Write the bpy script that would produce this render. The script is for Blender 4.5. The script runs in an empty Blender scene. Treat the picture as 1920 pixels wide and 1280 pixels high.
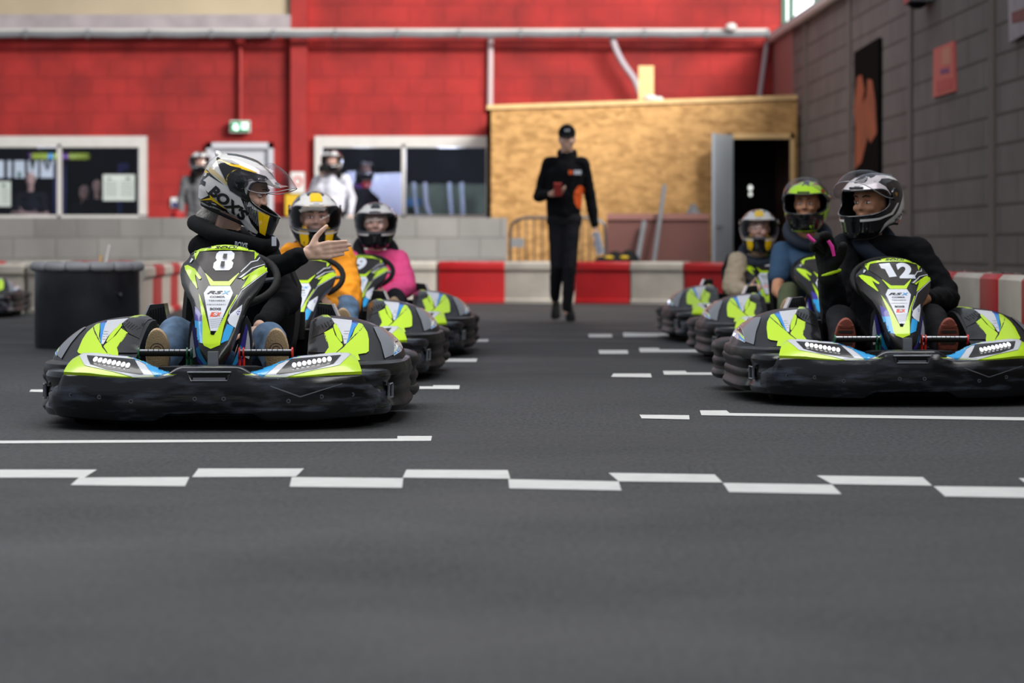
import bpy, bmesh, math, random
from mathutils import Vector, Matrix, noise
from mathutils.bvhtree import BVHTree
from mathutils.geometry import tessellate_polygon
random.seed(7)
C = bpy.context.scene.collection
F = 5300.0; HX = 1098.0; HY = 465.0; EYE = 0.7
def P(px, py, Y): return Vector(((px-HX)*Y/F, Y, EYE-(py-HY)*Y/F))
# ---------------------------------------------------------------- camera
cam = bpy.data.cameras.new('camera'); cam_o = bpy.data.objects.new('camera', cam); C.objects.link(cam_o)
cam_o.location = (0, 0, EYE); cam_o.rotation_euler = (math.pi/2, 0, 0)
cam.sensor_width = 36; cam.lens = F/1920*36
cam.shift_x = (960-HX)/1920; cam.shift_y = (HY-640)/1920
cam.clip_start = .1; cam.clip_end = 300
cam.dof.use_dof = True; cam.dof.focus_distance = 11.5; cam.dof.aperture_fstop = 3.3
sc = bpy.context.scene; sc.camera = cam_o
# ---------------------------------------------------------------- world and light
w = bpy.data.worlds.new('world'); sc.world = w; w.use_nodes = True
bg = w.node_tree.nodes['Background']
bg.inputs[0].default_value = (.80, .88, 1.0, 1); bg.inputs[1].default_value = .42
def area(name, loc, target, sx, sy, power, col=(1, 1, 1), spread=180):
    l = bpy.data.lights.new(name, 'AREA'); l.shape = 'RECTANGLE'; l.size = sx; l.size_y = sy
    l.energy = power; l.color = col; l.spread = math.radians(spread)
    o = bpy.data.objects.new(name, l); C.objects.link(o); o.location = loc
    o.rotation_euler = (Vector(target)-Vector(loc)).to_track_quat('-Z', 'Y').to_euler()
    return o
# roof lights over the hall and the daylight band above the right wall
area('roof_light', (-3.5, 13, 7.5), (-2.6, 13, 0), 3.0, 14, 850, (1, .98, .96))
area('roof_light', (.5, 34, 8.5), (.5, 38, 2), 5, 6, 260, (1, .98, .96))
area('clerestory_light', (9.0, 27, 10.5), (-.5, 44, 2.5), 9, 3, 3400, (1, .97, .93), 120)
area('clerestory_light', (7.0, 8, 6.2), (-3, 11, 0), 14, 1.6, 700, (1, .98, .97))
def lamp(loc, power, r=.2):
    l = bpy.data.lights.new('room_lamp', 'POINT'); l.energy = power; l.shadow_soft_size = r; l.color = (.9, .95, 1)
    o = bpy.data.objects.new('room_lamp', l); C.objects.link(o); o.location = loc
for q_ in ((-2.6, 4.5, 6.2), (.4, 4.5, 6.2), (3.2, 5.5, 6.2)): lamp(q_, 60, .12)
lamp(P(840, 300, 44.7), 170); lamp(P(680, 300, 44.7), 60); lamp(P(90, 285, 44.8), 70)  # added fill lights that brighten what is behind the window panes
sc.view_settings.view_transform = 'Standard'; sc.view_settings.look = 'None'
sc.view_settings.exposure = 0.0; sc.view_settings.gamma = 1.0; sc.view_settings.use_curve_mapping = False
sc.cycles.use_denoising = True
sc.cycles.max_bounces = 8; sc.cycles.sample_clamp_indirect = 6
# ---------------------------------------------------------------- helpers
def G(px, py, z=0.0):
    Y = F*(EYE-z)/(py-HY); return Vector(((px-HX)*Y/F, Y, z))
def s2l(c): return c/12.92 if c <= .04045 else ((c+.055)/1.055)**2.4
def hexc(h): return tuple(s2l(int(h[i:i+2], 16)/255) for i in (0, 2, 4))+(1,)
MATS = {}
def mat(name, col, rough=.5, metal=0, var=0., vscale=6., bump=0., bscale=40., emis=0, coat=0, spec=.5, alpha=1, trans=0, stretch=None, rvar=0., streak=None):
    if name in MATS: return MATS[name]
    m = bpy.data.materials.new(name); m.use_nodes = True; nt = m.node_tree; b = nt.nodes['Principled BSDF']
    c = hexc(col) if isinstance(col, str) else tuple(col)+(1,)
    b.inputs['Base Color'].default_value = c; b.inputs['Roughness'].default_value = rough
    b.inputs['Metallic'].default_value = metal; b.inputs['Coat Weight'].default_value = coat
    b.inputs['Specular IOR Level'].default_value = spec
    b.inputs['Alpha'].default_value = alpha; b.inputs['Transmission Weight'].default_value = trans
    if emis:
        b.inputs['Emission Color'].default_value = c; b.inputs['Emission Strength'].default_value = emis
    if var or bump or rvar or streak:
        tc = nt.nodes.new('ShaderNodeTexCoord'); mp = nt.nodes.new('ShaderNodeMapping')
        nt.links.new(tc.outputs['Object'], mp.inputs[0])
        if stretch: mp.inputs['Scale'].default_value = stretch
    def nz(scale, det=4):
        n = nt.nodes.new('ShaderNodeTexNoise'); n.inputs['Scale'].default_value = scale; n.inputs['Detail'].default_value = det
        nt.links.new(mp.outputs[0], n.inputs['Vector']); return n
    if var:
        n = nz(vscale); r = nt.nodes.new('ShaderNodeValToRGB')
        r.color_ramp.elements[0].position = .3; r.color_ramp.elements[1].position = .7
        r.color_ramp.elements[0].color = tuple(x*(1-var) for x in c[:3])+(1,)
        r.color_ramp.elements[1].color = tuple(min(1, x*(1+var)) for x in c[:3])+(1,)
        nt.links.new(n.outputs['Fac'], r.inputs[0]); last = r.outputs[0]
        nt.links.new(last, b.inputs['Base Color'])
    if streak:
        n = nz(streak[1], 6); r = nt.nodes.new('ShaderNodeValToRGB')
        r.color_ramp.elements[0].position = .5; r.color_ramp.elements[1].position = .74
        r.color_ramp.elements[0].color = c; r.color_ramp.elements[1].color = hexc(streak[0])
        nt.links.new(n.outputs['Fac'], r.inputs[0]); nt.links.new(r.outputs[0], b.inputs['Base Color'])
    if rvar:
        n = nz(vscale*1.7); mr = nt.nodes.new('ShaderNodeMapRange')
        mr.inputs[1].default_value = .3; mr.inputs[2].default_value = .7
        mr.inputs[3].default_value = max(0, rough-rvar); mr.inputs[4].default_value = min(1, rough+rvar)
        nt.links.new(n.outputs['Fac'], mr.inputs[0]); nt.links.new(mr.outputs[0], b.inputs['Roughness'])
    if bump:
        n = nz(bscale); bp = nt.nodes.new('ShaderNodeBump'); bp.inputs['Strength'].default_value = bump
        bp.inputs['Distance'].default_value = .01
        nt.links.new(n.outputs['Fac'], bp.inputs['Height']); nt.links.new(bp.outputs[0], b.inputs['Normal'])
    MATS[name] = m; return m
def block_mat(name, c1, c2, mortar, bw, bh, axis='x', mort=.012, rough=.8, var=.15, bias=0., off=.5):
    if name in MATS: return MATS[name]
    m = bpy.data.materials.new(name); m.use_nodes = True; nt = m.node_tree; b = nt.nodes['Principled BSDF']
    tc = nt.nodes.new('ShaderNodeTexCoord'); sp = nt.nodes.new('ShaderNodeSeparateXYZ'); cb = nt.nodes.new('ShaderNodeCombineXYZ')
    nt.links.new(tc.outputs['Object'], sp.inputs[0]); nt.links.new(sp.outputs['X' if axis == 'x' else 'Y'], cb.inputs[0]); nt.links.new(sp.outputs['Z'], cb.inputs[1])
    br = nt.nodes.new('ShaderNodeTexBrick'); nt.links.new(cb.outputs[0], br.inputs['Vector'])
    br.inputs['Color1'].default_value = hexc(c1); br.inputs['Color2'].default_value = hexc(c2); br.inputs['Mortar'].default_value = hexc(mortar)
    br.inputs['Scale'].default_value = 1; br.inputs['Brick Width'].default_value = bw; br.inputs['Row Height'].default_value = bh
    br.inputs['Mortar Size'].default_value = mort; br.inputs['Bias'].default_value = bias; br.offset = off; br.inputs['Mortar Smooth'].default_value = .3
    n = nt.nodes.new('ShaderNodeTexNoise'); n.inputs['Scale'].default_value = 1.6; n.inputs['Detail'].default_value = 6
    nt.links.new(tc.outputs['Object'], n.inputs['Vector'])
    mr = nt.nodes.new('ShaderNodeMapRange'); mr.inputs[1].default_value = .3; mr.inputs[2].default_value = .7; mr.inputs[3].default_value = 1-var; mr.inputs[4].default_value = 1+var
    nt.links.new(n.outputs['Fac'], mr.inputs[0])
    mx = nt.nodes.new('ShaderNodeVectorMath'); mx.operation = 'SCALE'
    nt.links.new(br.outputs['Color'], mx.inputs[0]); nt.links.new(mr.outputs[0], mx.inputs['Scale']); nt.links.new(mx.outputs[0], b.inputs['Base Color'])
    b.inputs['Roughness'].default_value = rough
    bp = nt.nodes.new('ShaderNodeBump'); bp.inputs['Strength'].default_value = .5; bp.inputs['Distance'].default_value = .01; bp.invert = True
    nt.links.new(br.outputs['Fac'], bp.inputs['Height']); nt.links.new(bp.outputs[0], b.inputs['Normal'])
    MATS[name] = m; return m
class MB:
    def __init__(s): s.v = []; s.f = []; s.m = []; s.k = []
    def add(s, vs, fs, m):
        o = len(s.v); s.v += [Vector(x) for x in vs]
        for f in fs: s.f.append(tuple(i+o for i in f)); s.m.append(m)
        return s
    def box(s, x0, x1, y0, y1, z0, z1, m, M=None):
        vs = [Vector((x, y, z)) for z in (z0, z1) for y in (y0, y1) for x in (x0, x1)]
        if M: vs = [M @ v for v in vs]
        return s.add(vs, [(0, 2, 3, 1), (4, 5, 7, 6), (0, 1, 5, 4), (2, 6, 7, 3), (0, 4, 6, 2), (1, 3, 7, 5)], m)
    def loft(s, rings, m, closed=True, cap=True, wrap=False):
        n = len(rings[0]); vs = [v for r in rings for v in r]; fs = []
        R = len(rings)
        for i in range(R if wrap else R-1):
            j2 = (i+1) % R
            for j in range(n if closed else n-1):
                k = (j+1) % n; fs.append((i*n+j, i*n+k, j2*n+k, j2*n+j))
        if cap and closed and not wrap: fs.append(tuple(range(n))[::-1]); fs.append(tuple((R-1)*n+j for j in range(n)))
        return s.add(vs, fs, m)
    def tube(s, pts, r, m, seg=10, closed=False, cap=True):
        pts = [Vector(p) for p in pts]; n = len(pts); rr = r if isinstance(r, (list, tuple)) else [r]*n; rings = []; up = None
        for i, p in enumerate(pts):
            if closed: t = (pts[(i+1) % n]-pts[i-1]).normalized()
            else: t = (pts[min(i+1, n-1)]-pts[max(i-1, 0)]).normalized()
            if up is None: up = t.orthogonal().normalized()
            up = (up-t*up.dot(t)); up = up.normalized() if up.length > 1e-6 else t.orthogonal().normalized(); q = t.cross(up)
            rings.append([p+(up*math.cos(a)+q*math.sin(a))*rr[i] for a in [2*math.pi*k/seg for k in range(seg)]])
        return s.loft(rings, m, True, cap, wrap=closed)
    def cyl(s, p0, p1, r, m, seg=20, r1=None): return s.tube([p0, p1], [r, r if r1 is None else r1], m, seg)
    def prism(s, poly, d0, d1, m, axis='y', M=None):
        n = len(poly)
        def q(a, b, d):
            v = Vector((a, d, b)) if axis == 'y' else (Vector((a, b, d)) if axis == 'z' else Vector((d, a, b)))
            return M @ v if M else v
        vs = [q(a, b, d0) for a, b in poly]+[q(a, b, d1) for a, b in poly]
        tri = tessellate_polygon([[Vector((a, b, 0)) for a, b in poly]])
        fs = [tuple(t) for t in tri]+[tuple(i+n for i in t)[::-1] for t in tri]+[(i, i+n, (i+1) % n+n, (i+1) % n) for i in range(n)]
        return s.add(vs, fs, m)
    def ell(s, c, r, m, M=None, nu=16, nv=10):
        rings = []
        for i in range(1, nv):
            t = math.pi*i/nv
            rings.append([Vector((math.sin(t)*math.cos(a)*r[0], math.sin(t)*math.sin(a)*r[1], -math.cos(t)*r[2])) for a in [2*math.pi*k/nu for k in range(nu)]])
        rings = [[(M @ v if M else v)+Vector(c) for v in rg] for rg in rings]
        s.loft(rings, m, True, False); n = len(s.v)-nu*(nv-1)
        a = Vector((0, 0, -r[2])); b = Vector((0, 0, r[2]))
        if M: a = M @ a; b = M @ b
        i0 = len(s.v); s.v += [a+Vector(c), b+Vector(c)]
        for k in range(nu):
            s.f.append((n+(k+1) % nu, n+k, i0)); s.m.append(m)
            s.f.append((n+(nv-2)*nu+k, n+(nv-2)*nu+(k+1) % nu, i0+1)); s.m.append(m)
        return s
    def bvh(s): return BVHTree.FromPolygons(s.v, s.f)
    def flat(s, vs, fs, fn, m, cell):
        """a flat 2D outline (vs, fs) cut into cells and laid on a surface by fn"""
        bm = bmesh.new(); bv = [bm.verts.new((x, y, 0)) for x, y in vs]
        for f in fs:
            try: bm.faces.new([bv[i] for i in f])
            except ValueError: pass
        xs = [p[0] for p in vs]; ys = [p[1] for p in vs]
        for ax, lo, hi in ((0, min(xs), max(xs)), (1, min(ys), max(ys))):
            k = math.floor(lo/cell)+1
            while k*cell < hi:
                co = [0, 0, 0]; no = [0, 0, 0]; co[ax] = k*cell; no[ax] = 1
                bmesh.ops.bisect_plane(bm, geom=bm.verts[:]+bm.edges[:]+bm.faces[:], plane_co=co, plane_no=no, dist=1e-7); k += 1
        mp = {}; o = len(s.v)
        for v in bm.verts:
            q = fn(v.co.x, v.co.y)
            if q is not None: mp[v] = len(s.v); s.v.append(Vector(q))
        for f in bm.faces:
            if all(v in mp for v in f.verts): s.f.append(tuple(mp[v] for v in f.verts)); s.m.append(m)
        bm.free(); return s
    def decal(s, poly, fn, m, cell=5.):
        tri = tessellate_polygon([[Vector((a, b, 0)) for a, b in poly]])
        return s.flat(poly, [tuple(t) for t in tri], fn, m, cell)
    def text(s, txt, x, y, h, fn, m, cell=5., wid=None, bold=0., ydown=True, rot=0., shear=0., align='CENTER', cap=.7):
        vs, fs, (x0, x1) = text_mesh(txt, bold, shear)
        k = h/cap; kx = k if wid is None else wid/(x1-x0)
        cx = (x0+x1)/2; cr, sr = math.cos(rot), math.sin(rot); out = []
        for a, b in vs:
            a = (a-cx)*kx; b = (b-cap/2)*k
            if ydown: b = -b
            out.append((x+a*cr-b*sr, y+a*sr+b*cr))
        return s.flat(out, fs, fn, m, cell)
    def mirror(s):
        o = MB(); o.v = [Vector((-v.x, v.y, v.z)) for v in s.v]; o.f = [f[::-1] for f in s.f]; o.m = list(s.m); return o
    def build(s, name, parent=None, ang=35, loc=None, M=None, smooth=True):
        me = bpy.data.meshes.new(name)
        vs = s.v if M is None else [M @ v for v in s.v]
        me.from_pydata([tuple(v) for v in vs], [], s.f)
        names = []
        for m in s.m:
            if m not in names: names.append(m)
        for n in names: me.materials.append(MATS[n])
        for p, m in zip(me.polygons, s.m): p.material_index = names.index(m); p.use_smooth = smooth
        bm = bmesh.new(); bm.from_mesh(me)
        if not getattr(s, 'keep', False): bmesh.ops.recalc_face_normals(bm, faces=bm.faces)
        bm.to_mesh(me); bm.free(); me.update()
        if smooth:
            try: me.set_sharp_from_angle(angle=math.radians(ang))
            except Exception: pass
        o = bpy.data.objects.new(name, me); C.objects.link(o)
        if parent: o.parent = parent
        if loc: o.location = loc
        return o
_tc = {}
def text_mesh(txt, bold, shear):
    if (txt, bold, shear) in _tc: return _tc[(txt, bold, shear)]
    cu = bpy.data.curves.new('t', 'FONT'); cu.body = txt; cu.size = 1; cu.offset = bold; cu.shear = shear; cu.resolution_u = 4
    o = bpy.data.objects.new('t', cu); C.objects.link(o); dg = bpy.context.evaluated_depsgraph_get(); dg.update()
    me = bpy.data.meshes.new_from_object(o.evaluated_get(dg))
    vs = [(v.co.x, v.co.y) for v in me.vertices]; fs = [tuple(p.vertices) for p in me.polygons]
    bpy.data.objects.remove(o); bpy.data.curves.remove(cu); bpy.data.meshes.remove(me)
    r = (vs, fs, (min(v[0] for v in vs), max(v[0] for v in vs))); _tc[(txt, bold, shear)] = r; return r
def tag(o, label=None, cat=None, group=None, kind=None):
    if label: o['label'] = label
    if cat: o['category'] = cat
    if group: o['group'] = group
    if kind: o['kind'] = kind
    return o
def empty(name, loc, rz=0):
    o = bpy.data.objects.new(name, None); C.objects.link(o); o.location = loc; o.rotation_euler = (0, 0, rz); o.empty_display_size = .1; return o
def shift(o, loc):
    """move an object's origin to loc without moving its shape"""
    loc = Vector(loc)
    o.data.transform(Matrix.Translation(-loc)); o.location = loc; return o
def sstep(a, b, x): t = max(0, min(1, (x-a)/(b-a))); return t*t*(3-2*t)
def lerp_tab(tab, z):
    if z <= tab[0][0]: return tab[0][1:]
    for (a, b) in zip(tab, tab[1:]):
        if z <= b[0]:
            t = (z-a[0])/(b[0]-a[0]); return tuple(p+(q-p)*t for p, q in zip(a[1:], b[1:]))
    return tab[-1][1:]
def spline(pts, n):
    pts = [Vector(p) for p in pts]; q = [2*pts[0]-pts[1]]+pts+[2*pts[-1]-pts[-2]]; out = []
    for i in range(1, len(q)-2):
        for k in range(n):
            t = k/n; a, b, c, d = q[i-1:i+3]
            out.append(.5*((2*b)+(c-a)*t+(2*a-5*b+4*c-d)*t*t+(3*b-a-3*c+d)*t**3))
    return out+[pts[-1]]
# ---------------------------------------------------------------- materials
def asphalt():
    m = bpy.data.materials.new('asphalt'); m.use_nodes = True; nt = m.node_tree; b = nt.nodes['Principled BSDF']; MATS['asphalt'] = m
    tc = nt.nodes.new('ShaderNodeTexCoord')
    def nz(s, d, r=.5):
        n = nt.nodes.new('ShaderNodeTexNoise'); n.inputs['Scale'].default_value = s; n.inputs['Detail'].default_value = d; n.inputs['Roughness'].default_value = r
        nt.links.new(tc.outputs['Object'], n.inputs['Vector']); return n
    def rng(src, a, b_, c, d):
        r = nt.nodes.new('ShaderNodeMapRange'); r.inputs[1].default_value = a; r.inputs[2].default_value = b_; r.inputs[3].default_value = c; r.inputs[4].default_value = d
        nt.links.new(src, r.inputs[0]); return r.outputs[0]
    mp = nt.nodes.new('ShaderNodeMapping'); mp.inputs['Scale'].default_value = (1, .35, 1); nt.links.new(tc.outputs['Object'], mp.inputs[0])
    gr = nt.nodes.new('ShaderNodeTexNoise'); gr.inputs['Scale'].default_value = 62; gr.inputs['Detail'].default_value = 3; gr.inputs['Roughness'].default_value = .7; nt.links.new(mp.outputs[0], gr.inputs['Vector'])
    big = rng(nz(.55, 5).outputs['Fac'], .3, .7, .74, 1.24); fine = rng(gr.outputs['Fac'], .33, .67, .45, 1.6)
    v = nt.nodes.new('ShaderNodeTexVoronoi'); v.inputs['Scale'].default_value = 60; nt.links.new(tc.outputs['Object'], v.inputs['Vector'])
    spk = rng(v.outputs['Distance'], .0, .06, 1.7, 1.0)
    mul = nt.nodes.new('ShaderNodeMath'); mul.operation = 'MULTIPLY'; nt.links.new(big, mul.inputs[0]); nt.links.new(fine, mul.inputs[1])
    vm = nt.nodes.new('ShaderNodeVectorMath'); vm.operation = 'SCALE'; vm.inputs[0].default_value = hexc('343536')[:3]; nt.links.new(mul.outputs[0], vm.inputs['Scale'])
    vm2 = nt.nodes.new('ShaderNodeVectorMath'); vm2.operation = 'SCALE'; nt.links.new(vm.outputs[0], vm2.inputs[0]); nt.links.new(spk, vm2.inputs['Scale'])
    nt.links.new(vm2.outputs[0], b.inputs['Base Color']); b.inputs['Specular IOR Level'].default_value = .35
    nt.links.new(rng(nz(1.1, 5).outputs['Fac'], .3, .7, .55, .8), b.inputs['Roughness'])
    bp = nt.nodes.new('ShaderNodeBump'); bp.inputs['Strength'].default_value = .45; bp.inputs['Distance'].default_value = .006
    nt.links.new(nz(140, 4, .6).outputs['Fac'], bp.inputs['Height']); nt.links.new(bp.outputs[0], b.inputs['Normal'])
asphalt()
mat('floor_paint', 'd2d2cf', .6, var=.07, vscale=14, bump=.1, bscale=220)
mat('black_plastic', '131316', .38, var=.25, vscale=5, bump=.05, bscale=40, rvar=.1, spec=.4)
mat('scuffed_plastic', '0c0d10', .21, spec=.5, streak=('454b57', 12), stretch=(.45, .45, 2.6), bump=.25, bscale=5, rvar=.1, vscale=7)  # pale streaks paint bluish reflections as well as scratches
mat('gloss_black', '1c1b1c', .28, coat=.25, spec=.35)
mat('matte_black', '0a0a0c', .8, spec=.3)
mat('dark_graphic', '2b2726', .42, spec=.3, var=.1, vscale=20)
mat('grey_graphic', '6d7076', .30, coat=.3)
mat('silver_graphic', 'cdcfd6', .30, coat=.3, var=.05)
mat('white_graphic', 'd9dde6', .35, coat=.2)
mat('lime', 'bfe60a', .28, coat=.4)
mat('blue', '1288d8', .28, coat=.4)
mat('blue_light', '1f9fe0', .28, coat=.4)
mat('purple', '3a2fa0', .28, coat=.4)
mat('red_plastic', 'd81e1c', .35)
mat('green_plastic', '0c5a3a', .35)
mat('orange_red', 'f0501e', .4)
mat('ink', '14141a', .4)
mat('aluminium', '9a9ca0', .35, metal=1)
mat('steel', '6a6c70', .35, metal=.9)
mat('dusty_plastic', '141315', .42, spec=.35, streak=('2b2826', 9), bump=.08, bscale=14)
mat('rubber', '0a0a0b', .7, spec=.3, bump=.3, bscale=50)
mat('led', 'ffffff', .3, emis=2.2)
mat('helmet_white', 'd6d4d2', .14, coat=.8)
mat('helmet_black', '0b0c10', .12, coat=.8)
mat('helmet_yellow', 'f0c400', .16, coat=.8)
mat('helmet_lime', 'b4ea14', .16, coat=.8)
mat('helmet_red', 'b01c1c', .16, coat=.8)
mat('helmet_gold', 'cdb98a', .16, coat=.8)
mat('helmet_grey', '8f9298', .16, coat=.8)
mat('liner', '08080a', .9)
mat('brass', 'c99a4a', .3, metal=.8)
mat('eye_white', 'e8e2dc', .25); mat('iris', '2a1c12', .2)
mat('skin', 'deb49e', .5, var=.08, vscale=30, bump=.05, bscale=90)
mat('skin_lip', 'a5604f', .5); mat('brow', '2a1d16', .9); mat('nail', 'd9ac98', .3)
mat('skin_tan', 'b98464', .5, var=.08, vscale=30)
mat('cloth_black', '0b0c10', .9, spec=.2, var=.3, vscale=9, bump=.25, bscale=60)
mat('cloth_charcoal', '1b1b20', .85, spec=.25, var=.2, vscale=9, bump=.2, bscale=60)
mat('cloth_orange', 'f29a12', .8, var=.12, vscale=9, bump=.2, bscale=60)
mat('cloth_pink', 'ee4f8e', .8, var=.08, vscale=9, bump=.2, bscale=60)
mat('cloth_blue', '24425f', .85, var=.12, vscale=9, bump=.2, bscale=60)
mat('cloth_beige', 'b5a48e', .85, var=.12, vscale=9, bump=.2, bscale=60)
mat('cloth_white', 'c9c9d2', .85, var=.12, vscale=9, bump=.2, bscale=60)
mat('cloth_grey', '6a6a6c', .85, var=.2, vscale=9, bump=.2, bscale=60)
mat('cloth_olive', '4a5338', .85, var=.12, vscale=9, bump=.2, bscale=60)
mat('denim', '58728f', .85, var=.38, vscale=14, bump=.2, bscale=70)
mat('denim_dark', '2f4a70', .85, var=.2, vscale=12)
mat('navy', '1c2636', .8)
mat('hairnet', 'b9b4ae', .9, bump=.6, bscale=120)
mat('sole_tan', 'b59a78', .75, bump=.5, bscale=180, var=.1, vscale=30)
mat('sole_red', '8c4638', .75, bump=.5, bscale=120); mat('sole_dark', '3a332c', .8)
mat('pink_plastic', 'e0319a', .4)
mat('accent_orange', 'f2601c', .7)
mat('red_wall_paint', '9a211d', .6, var=.12, vscale=3)
mat('white_frame', 'cfccc6', .45, var=.04)
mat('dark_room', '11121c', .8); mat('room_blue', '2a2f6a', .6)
mat('beige_wall', 'b3a489', .8, var=.08, vscale=1); mat('concrete', 'a3989a', .8, var=.15, vscale=3, bump=.3, bscale=10)
mat('conduit_grey', '77797c', .5, var=.1); mat('pipe_white', 'c9b3b3', .5); mat('hose_grey', 'a99fa6', .5)
mat('red_barrier', 'a01014', .38, var=.1, vscale=4); mat('white_barrier', 'aba499', .45, var=.12, vscale=4)
mat('black_tub', '202126', .28, var=.3, vscale=3, rvar=.1); mat('foam_tube', '8b8b8f', .6, var=.12, vscale=9)
mat('wood', 'd9b27a', .6, var=.1, vscale=8); mat('door_grey', 'b9c1c9', .4, var=.06, vscale=2)
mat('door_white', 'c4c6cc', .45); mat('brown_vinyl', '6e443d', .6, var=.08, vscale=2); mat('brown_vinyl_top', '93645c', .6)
mat('paper', 'c6cfc8', .7); mat('paper_ink', '6d7a74', .7); mat('poster_black', '0c0a09', .95, spec=.05); mat('poster_orange', '9c4423', .6, var=.3, vscale=3)
mat('poster_pink', 'd9685c', .6); mat('poster_salmon', 'd58a70', .6); mat('poster_red', 'c94b44', .6)
mat('sign_green', '1f8f5a', .4, emis=.25); mat('sign_glow', 'd8fbe8', .4, emis=1.6); mat('sign_white', 'd8dad6', .5)
mat('yellow_card', 'd6b021', .6); mat('green_steel', '2f5a48', .5)
mat('beam_yellow', '8c9a22', .5); mat('beam_purple', '5d2672', .5); mat('beam_blue', '3f86b8', .5)
mat('pale_panel', 'a9b2bd', .7, var=.2, vscale=4); mat('sage', '76836f', .8, var=.2, vscale=3)
mat('sky_blue', '3f86b8', .6); mat('lit_shop', 'e8ece4', .6, emis=1.5)
mat('hall_white', 'b5b8c4', .6)
block_mat('red_block', '93211e', '992420', '861d1b', .55, .28, mort=.012, var=.3)
block_mat('parapet_block', '8f8c88', '7d7b78', '75726e', .57, .28, mort=.012, var=.12)
block_mat('grey_block', '6f6662', '746b67', '544b46', 1.6, .272, 'y', mort=.02, var=.14)
def osb():
    m = bpy.data.materials.new('osb'); m.use_nodes = True; nt = m.node_tree; b = nt.nodes['Principled BSDF']
    tc = nt.nodes.new('ShaderNodeTexCoord'); mp = nt.nodes.new('ShaderNodeMapping'); mp.inputs['Scale'].default_value = (6, 6, 13)
    nt.links.new(tc.outputs['Object'], mp.inputs[0])
    v = nt.nodes.new('ShaderNodeTexVoronoi'); v.inputs['Scale'].default_value = 1.6; nt.links.new(mp.outputs[0], v.inputs['Vector'])
    n = nt.nodes.new('ShaderNodeTexNoise'); n.inputs['Scale'].default_value = .8; n.inputs['Detail'].default_value = 5; nt.links.new(mp.outputs[0], n.inputs['Vector'])
    r = nt.nodes.new('ShaderNodeValToRGB'); r.color_ramp.elements[0].color = hexc('8f6630'); r.color_ramp.elements[1].color = hexc('c4965a')
    sx = nt.nodes.new('ShaderNodeSeparateColor'); nt.links.new(v.outputs['Color'], sx.inputs[0])
    ad = nt.nodes.new('ShaderNodeMath'); ad.operation = 'MULTIPLY_ADD'; ad.inputs[1].default_value = .45
    nt.links.new(sx.outputs[0], ad.inputs[0]); nt.links.new(n.outputs['Fac'], ad.inputs[2])
    r.color_ramp.elements[0].position = .35; r.color_ramp.elements[1].position = 1.0
    nt.links.new(ad.outputs[0], r.inputs[0]); nt.links.new(r.outputs[0], b.inputs['Base Color']); b.inputs['Roughness'].default_value = .6
    MATS['osb'] = m
osb()
def glass(name, tint, fac=.08, rough=.02, ior=1.35):
    m = bpy.data.materials.new(name); m.use_nodes = True; nt = m.node_tree; nt.nodes.clear()
    o = nt.nodes.new('ShaderNodeOutputMaterial'); t = nt.nodes.new('ShaderNodeBsdfTransparent'); g = nt.nodes.new('ShaderNodeBsdfGlossy')
    t.inputs[0].default_value = hexc(tint); g.inputs['Roughness'].default_value = rough
    mx = nt.nodes.new('ShaderNodeMixShader'); fr = nt.nodes.new('ShaderNodeLayerWeight'); pw = nt.nodes.new('ShaderNodeMath'); pw.operation = 'POWER'; pw.inputs[1].default_value = 3.5
    sc_ = nt.nodes.new('ShaderNodeMath'); sc_.operation = 'MULTIPLY_ADD'; sc_.inputs[1].default_value = .55; sc_.inputs[2].default_value = .025
    nt.links.new(fr.outputs['Facing'], pw.inputs[0]); nt.links.new(pw.outputs[0], sc_.inputs[0]); nt.links.new(sc_.outputs[0], mx.inputs[0]); nt.links.new(t.outputs[0], mx.inputs[1]); nt.links.new(g.outputs[0], mx.inputs[2]); nt.links.new(mx.outputs[0], o.inputs[0])
    MATS[name] = m
glass('window_glass', 'c8ccd8'); glass('visor_clear', 'eeeaee'); glass('visor_smoke', '8a858a'); glass('visor_pink', 'e0c2c6')
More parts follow.
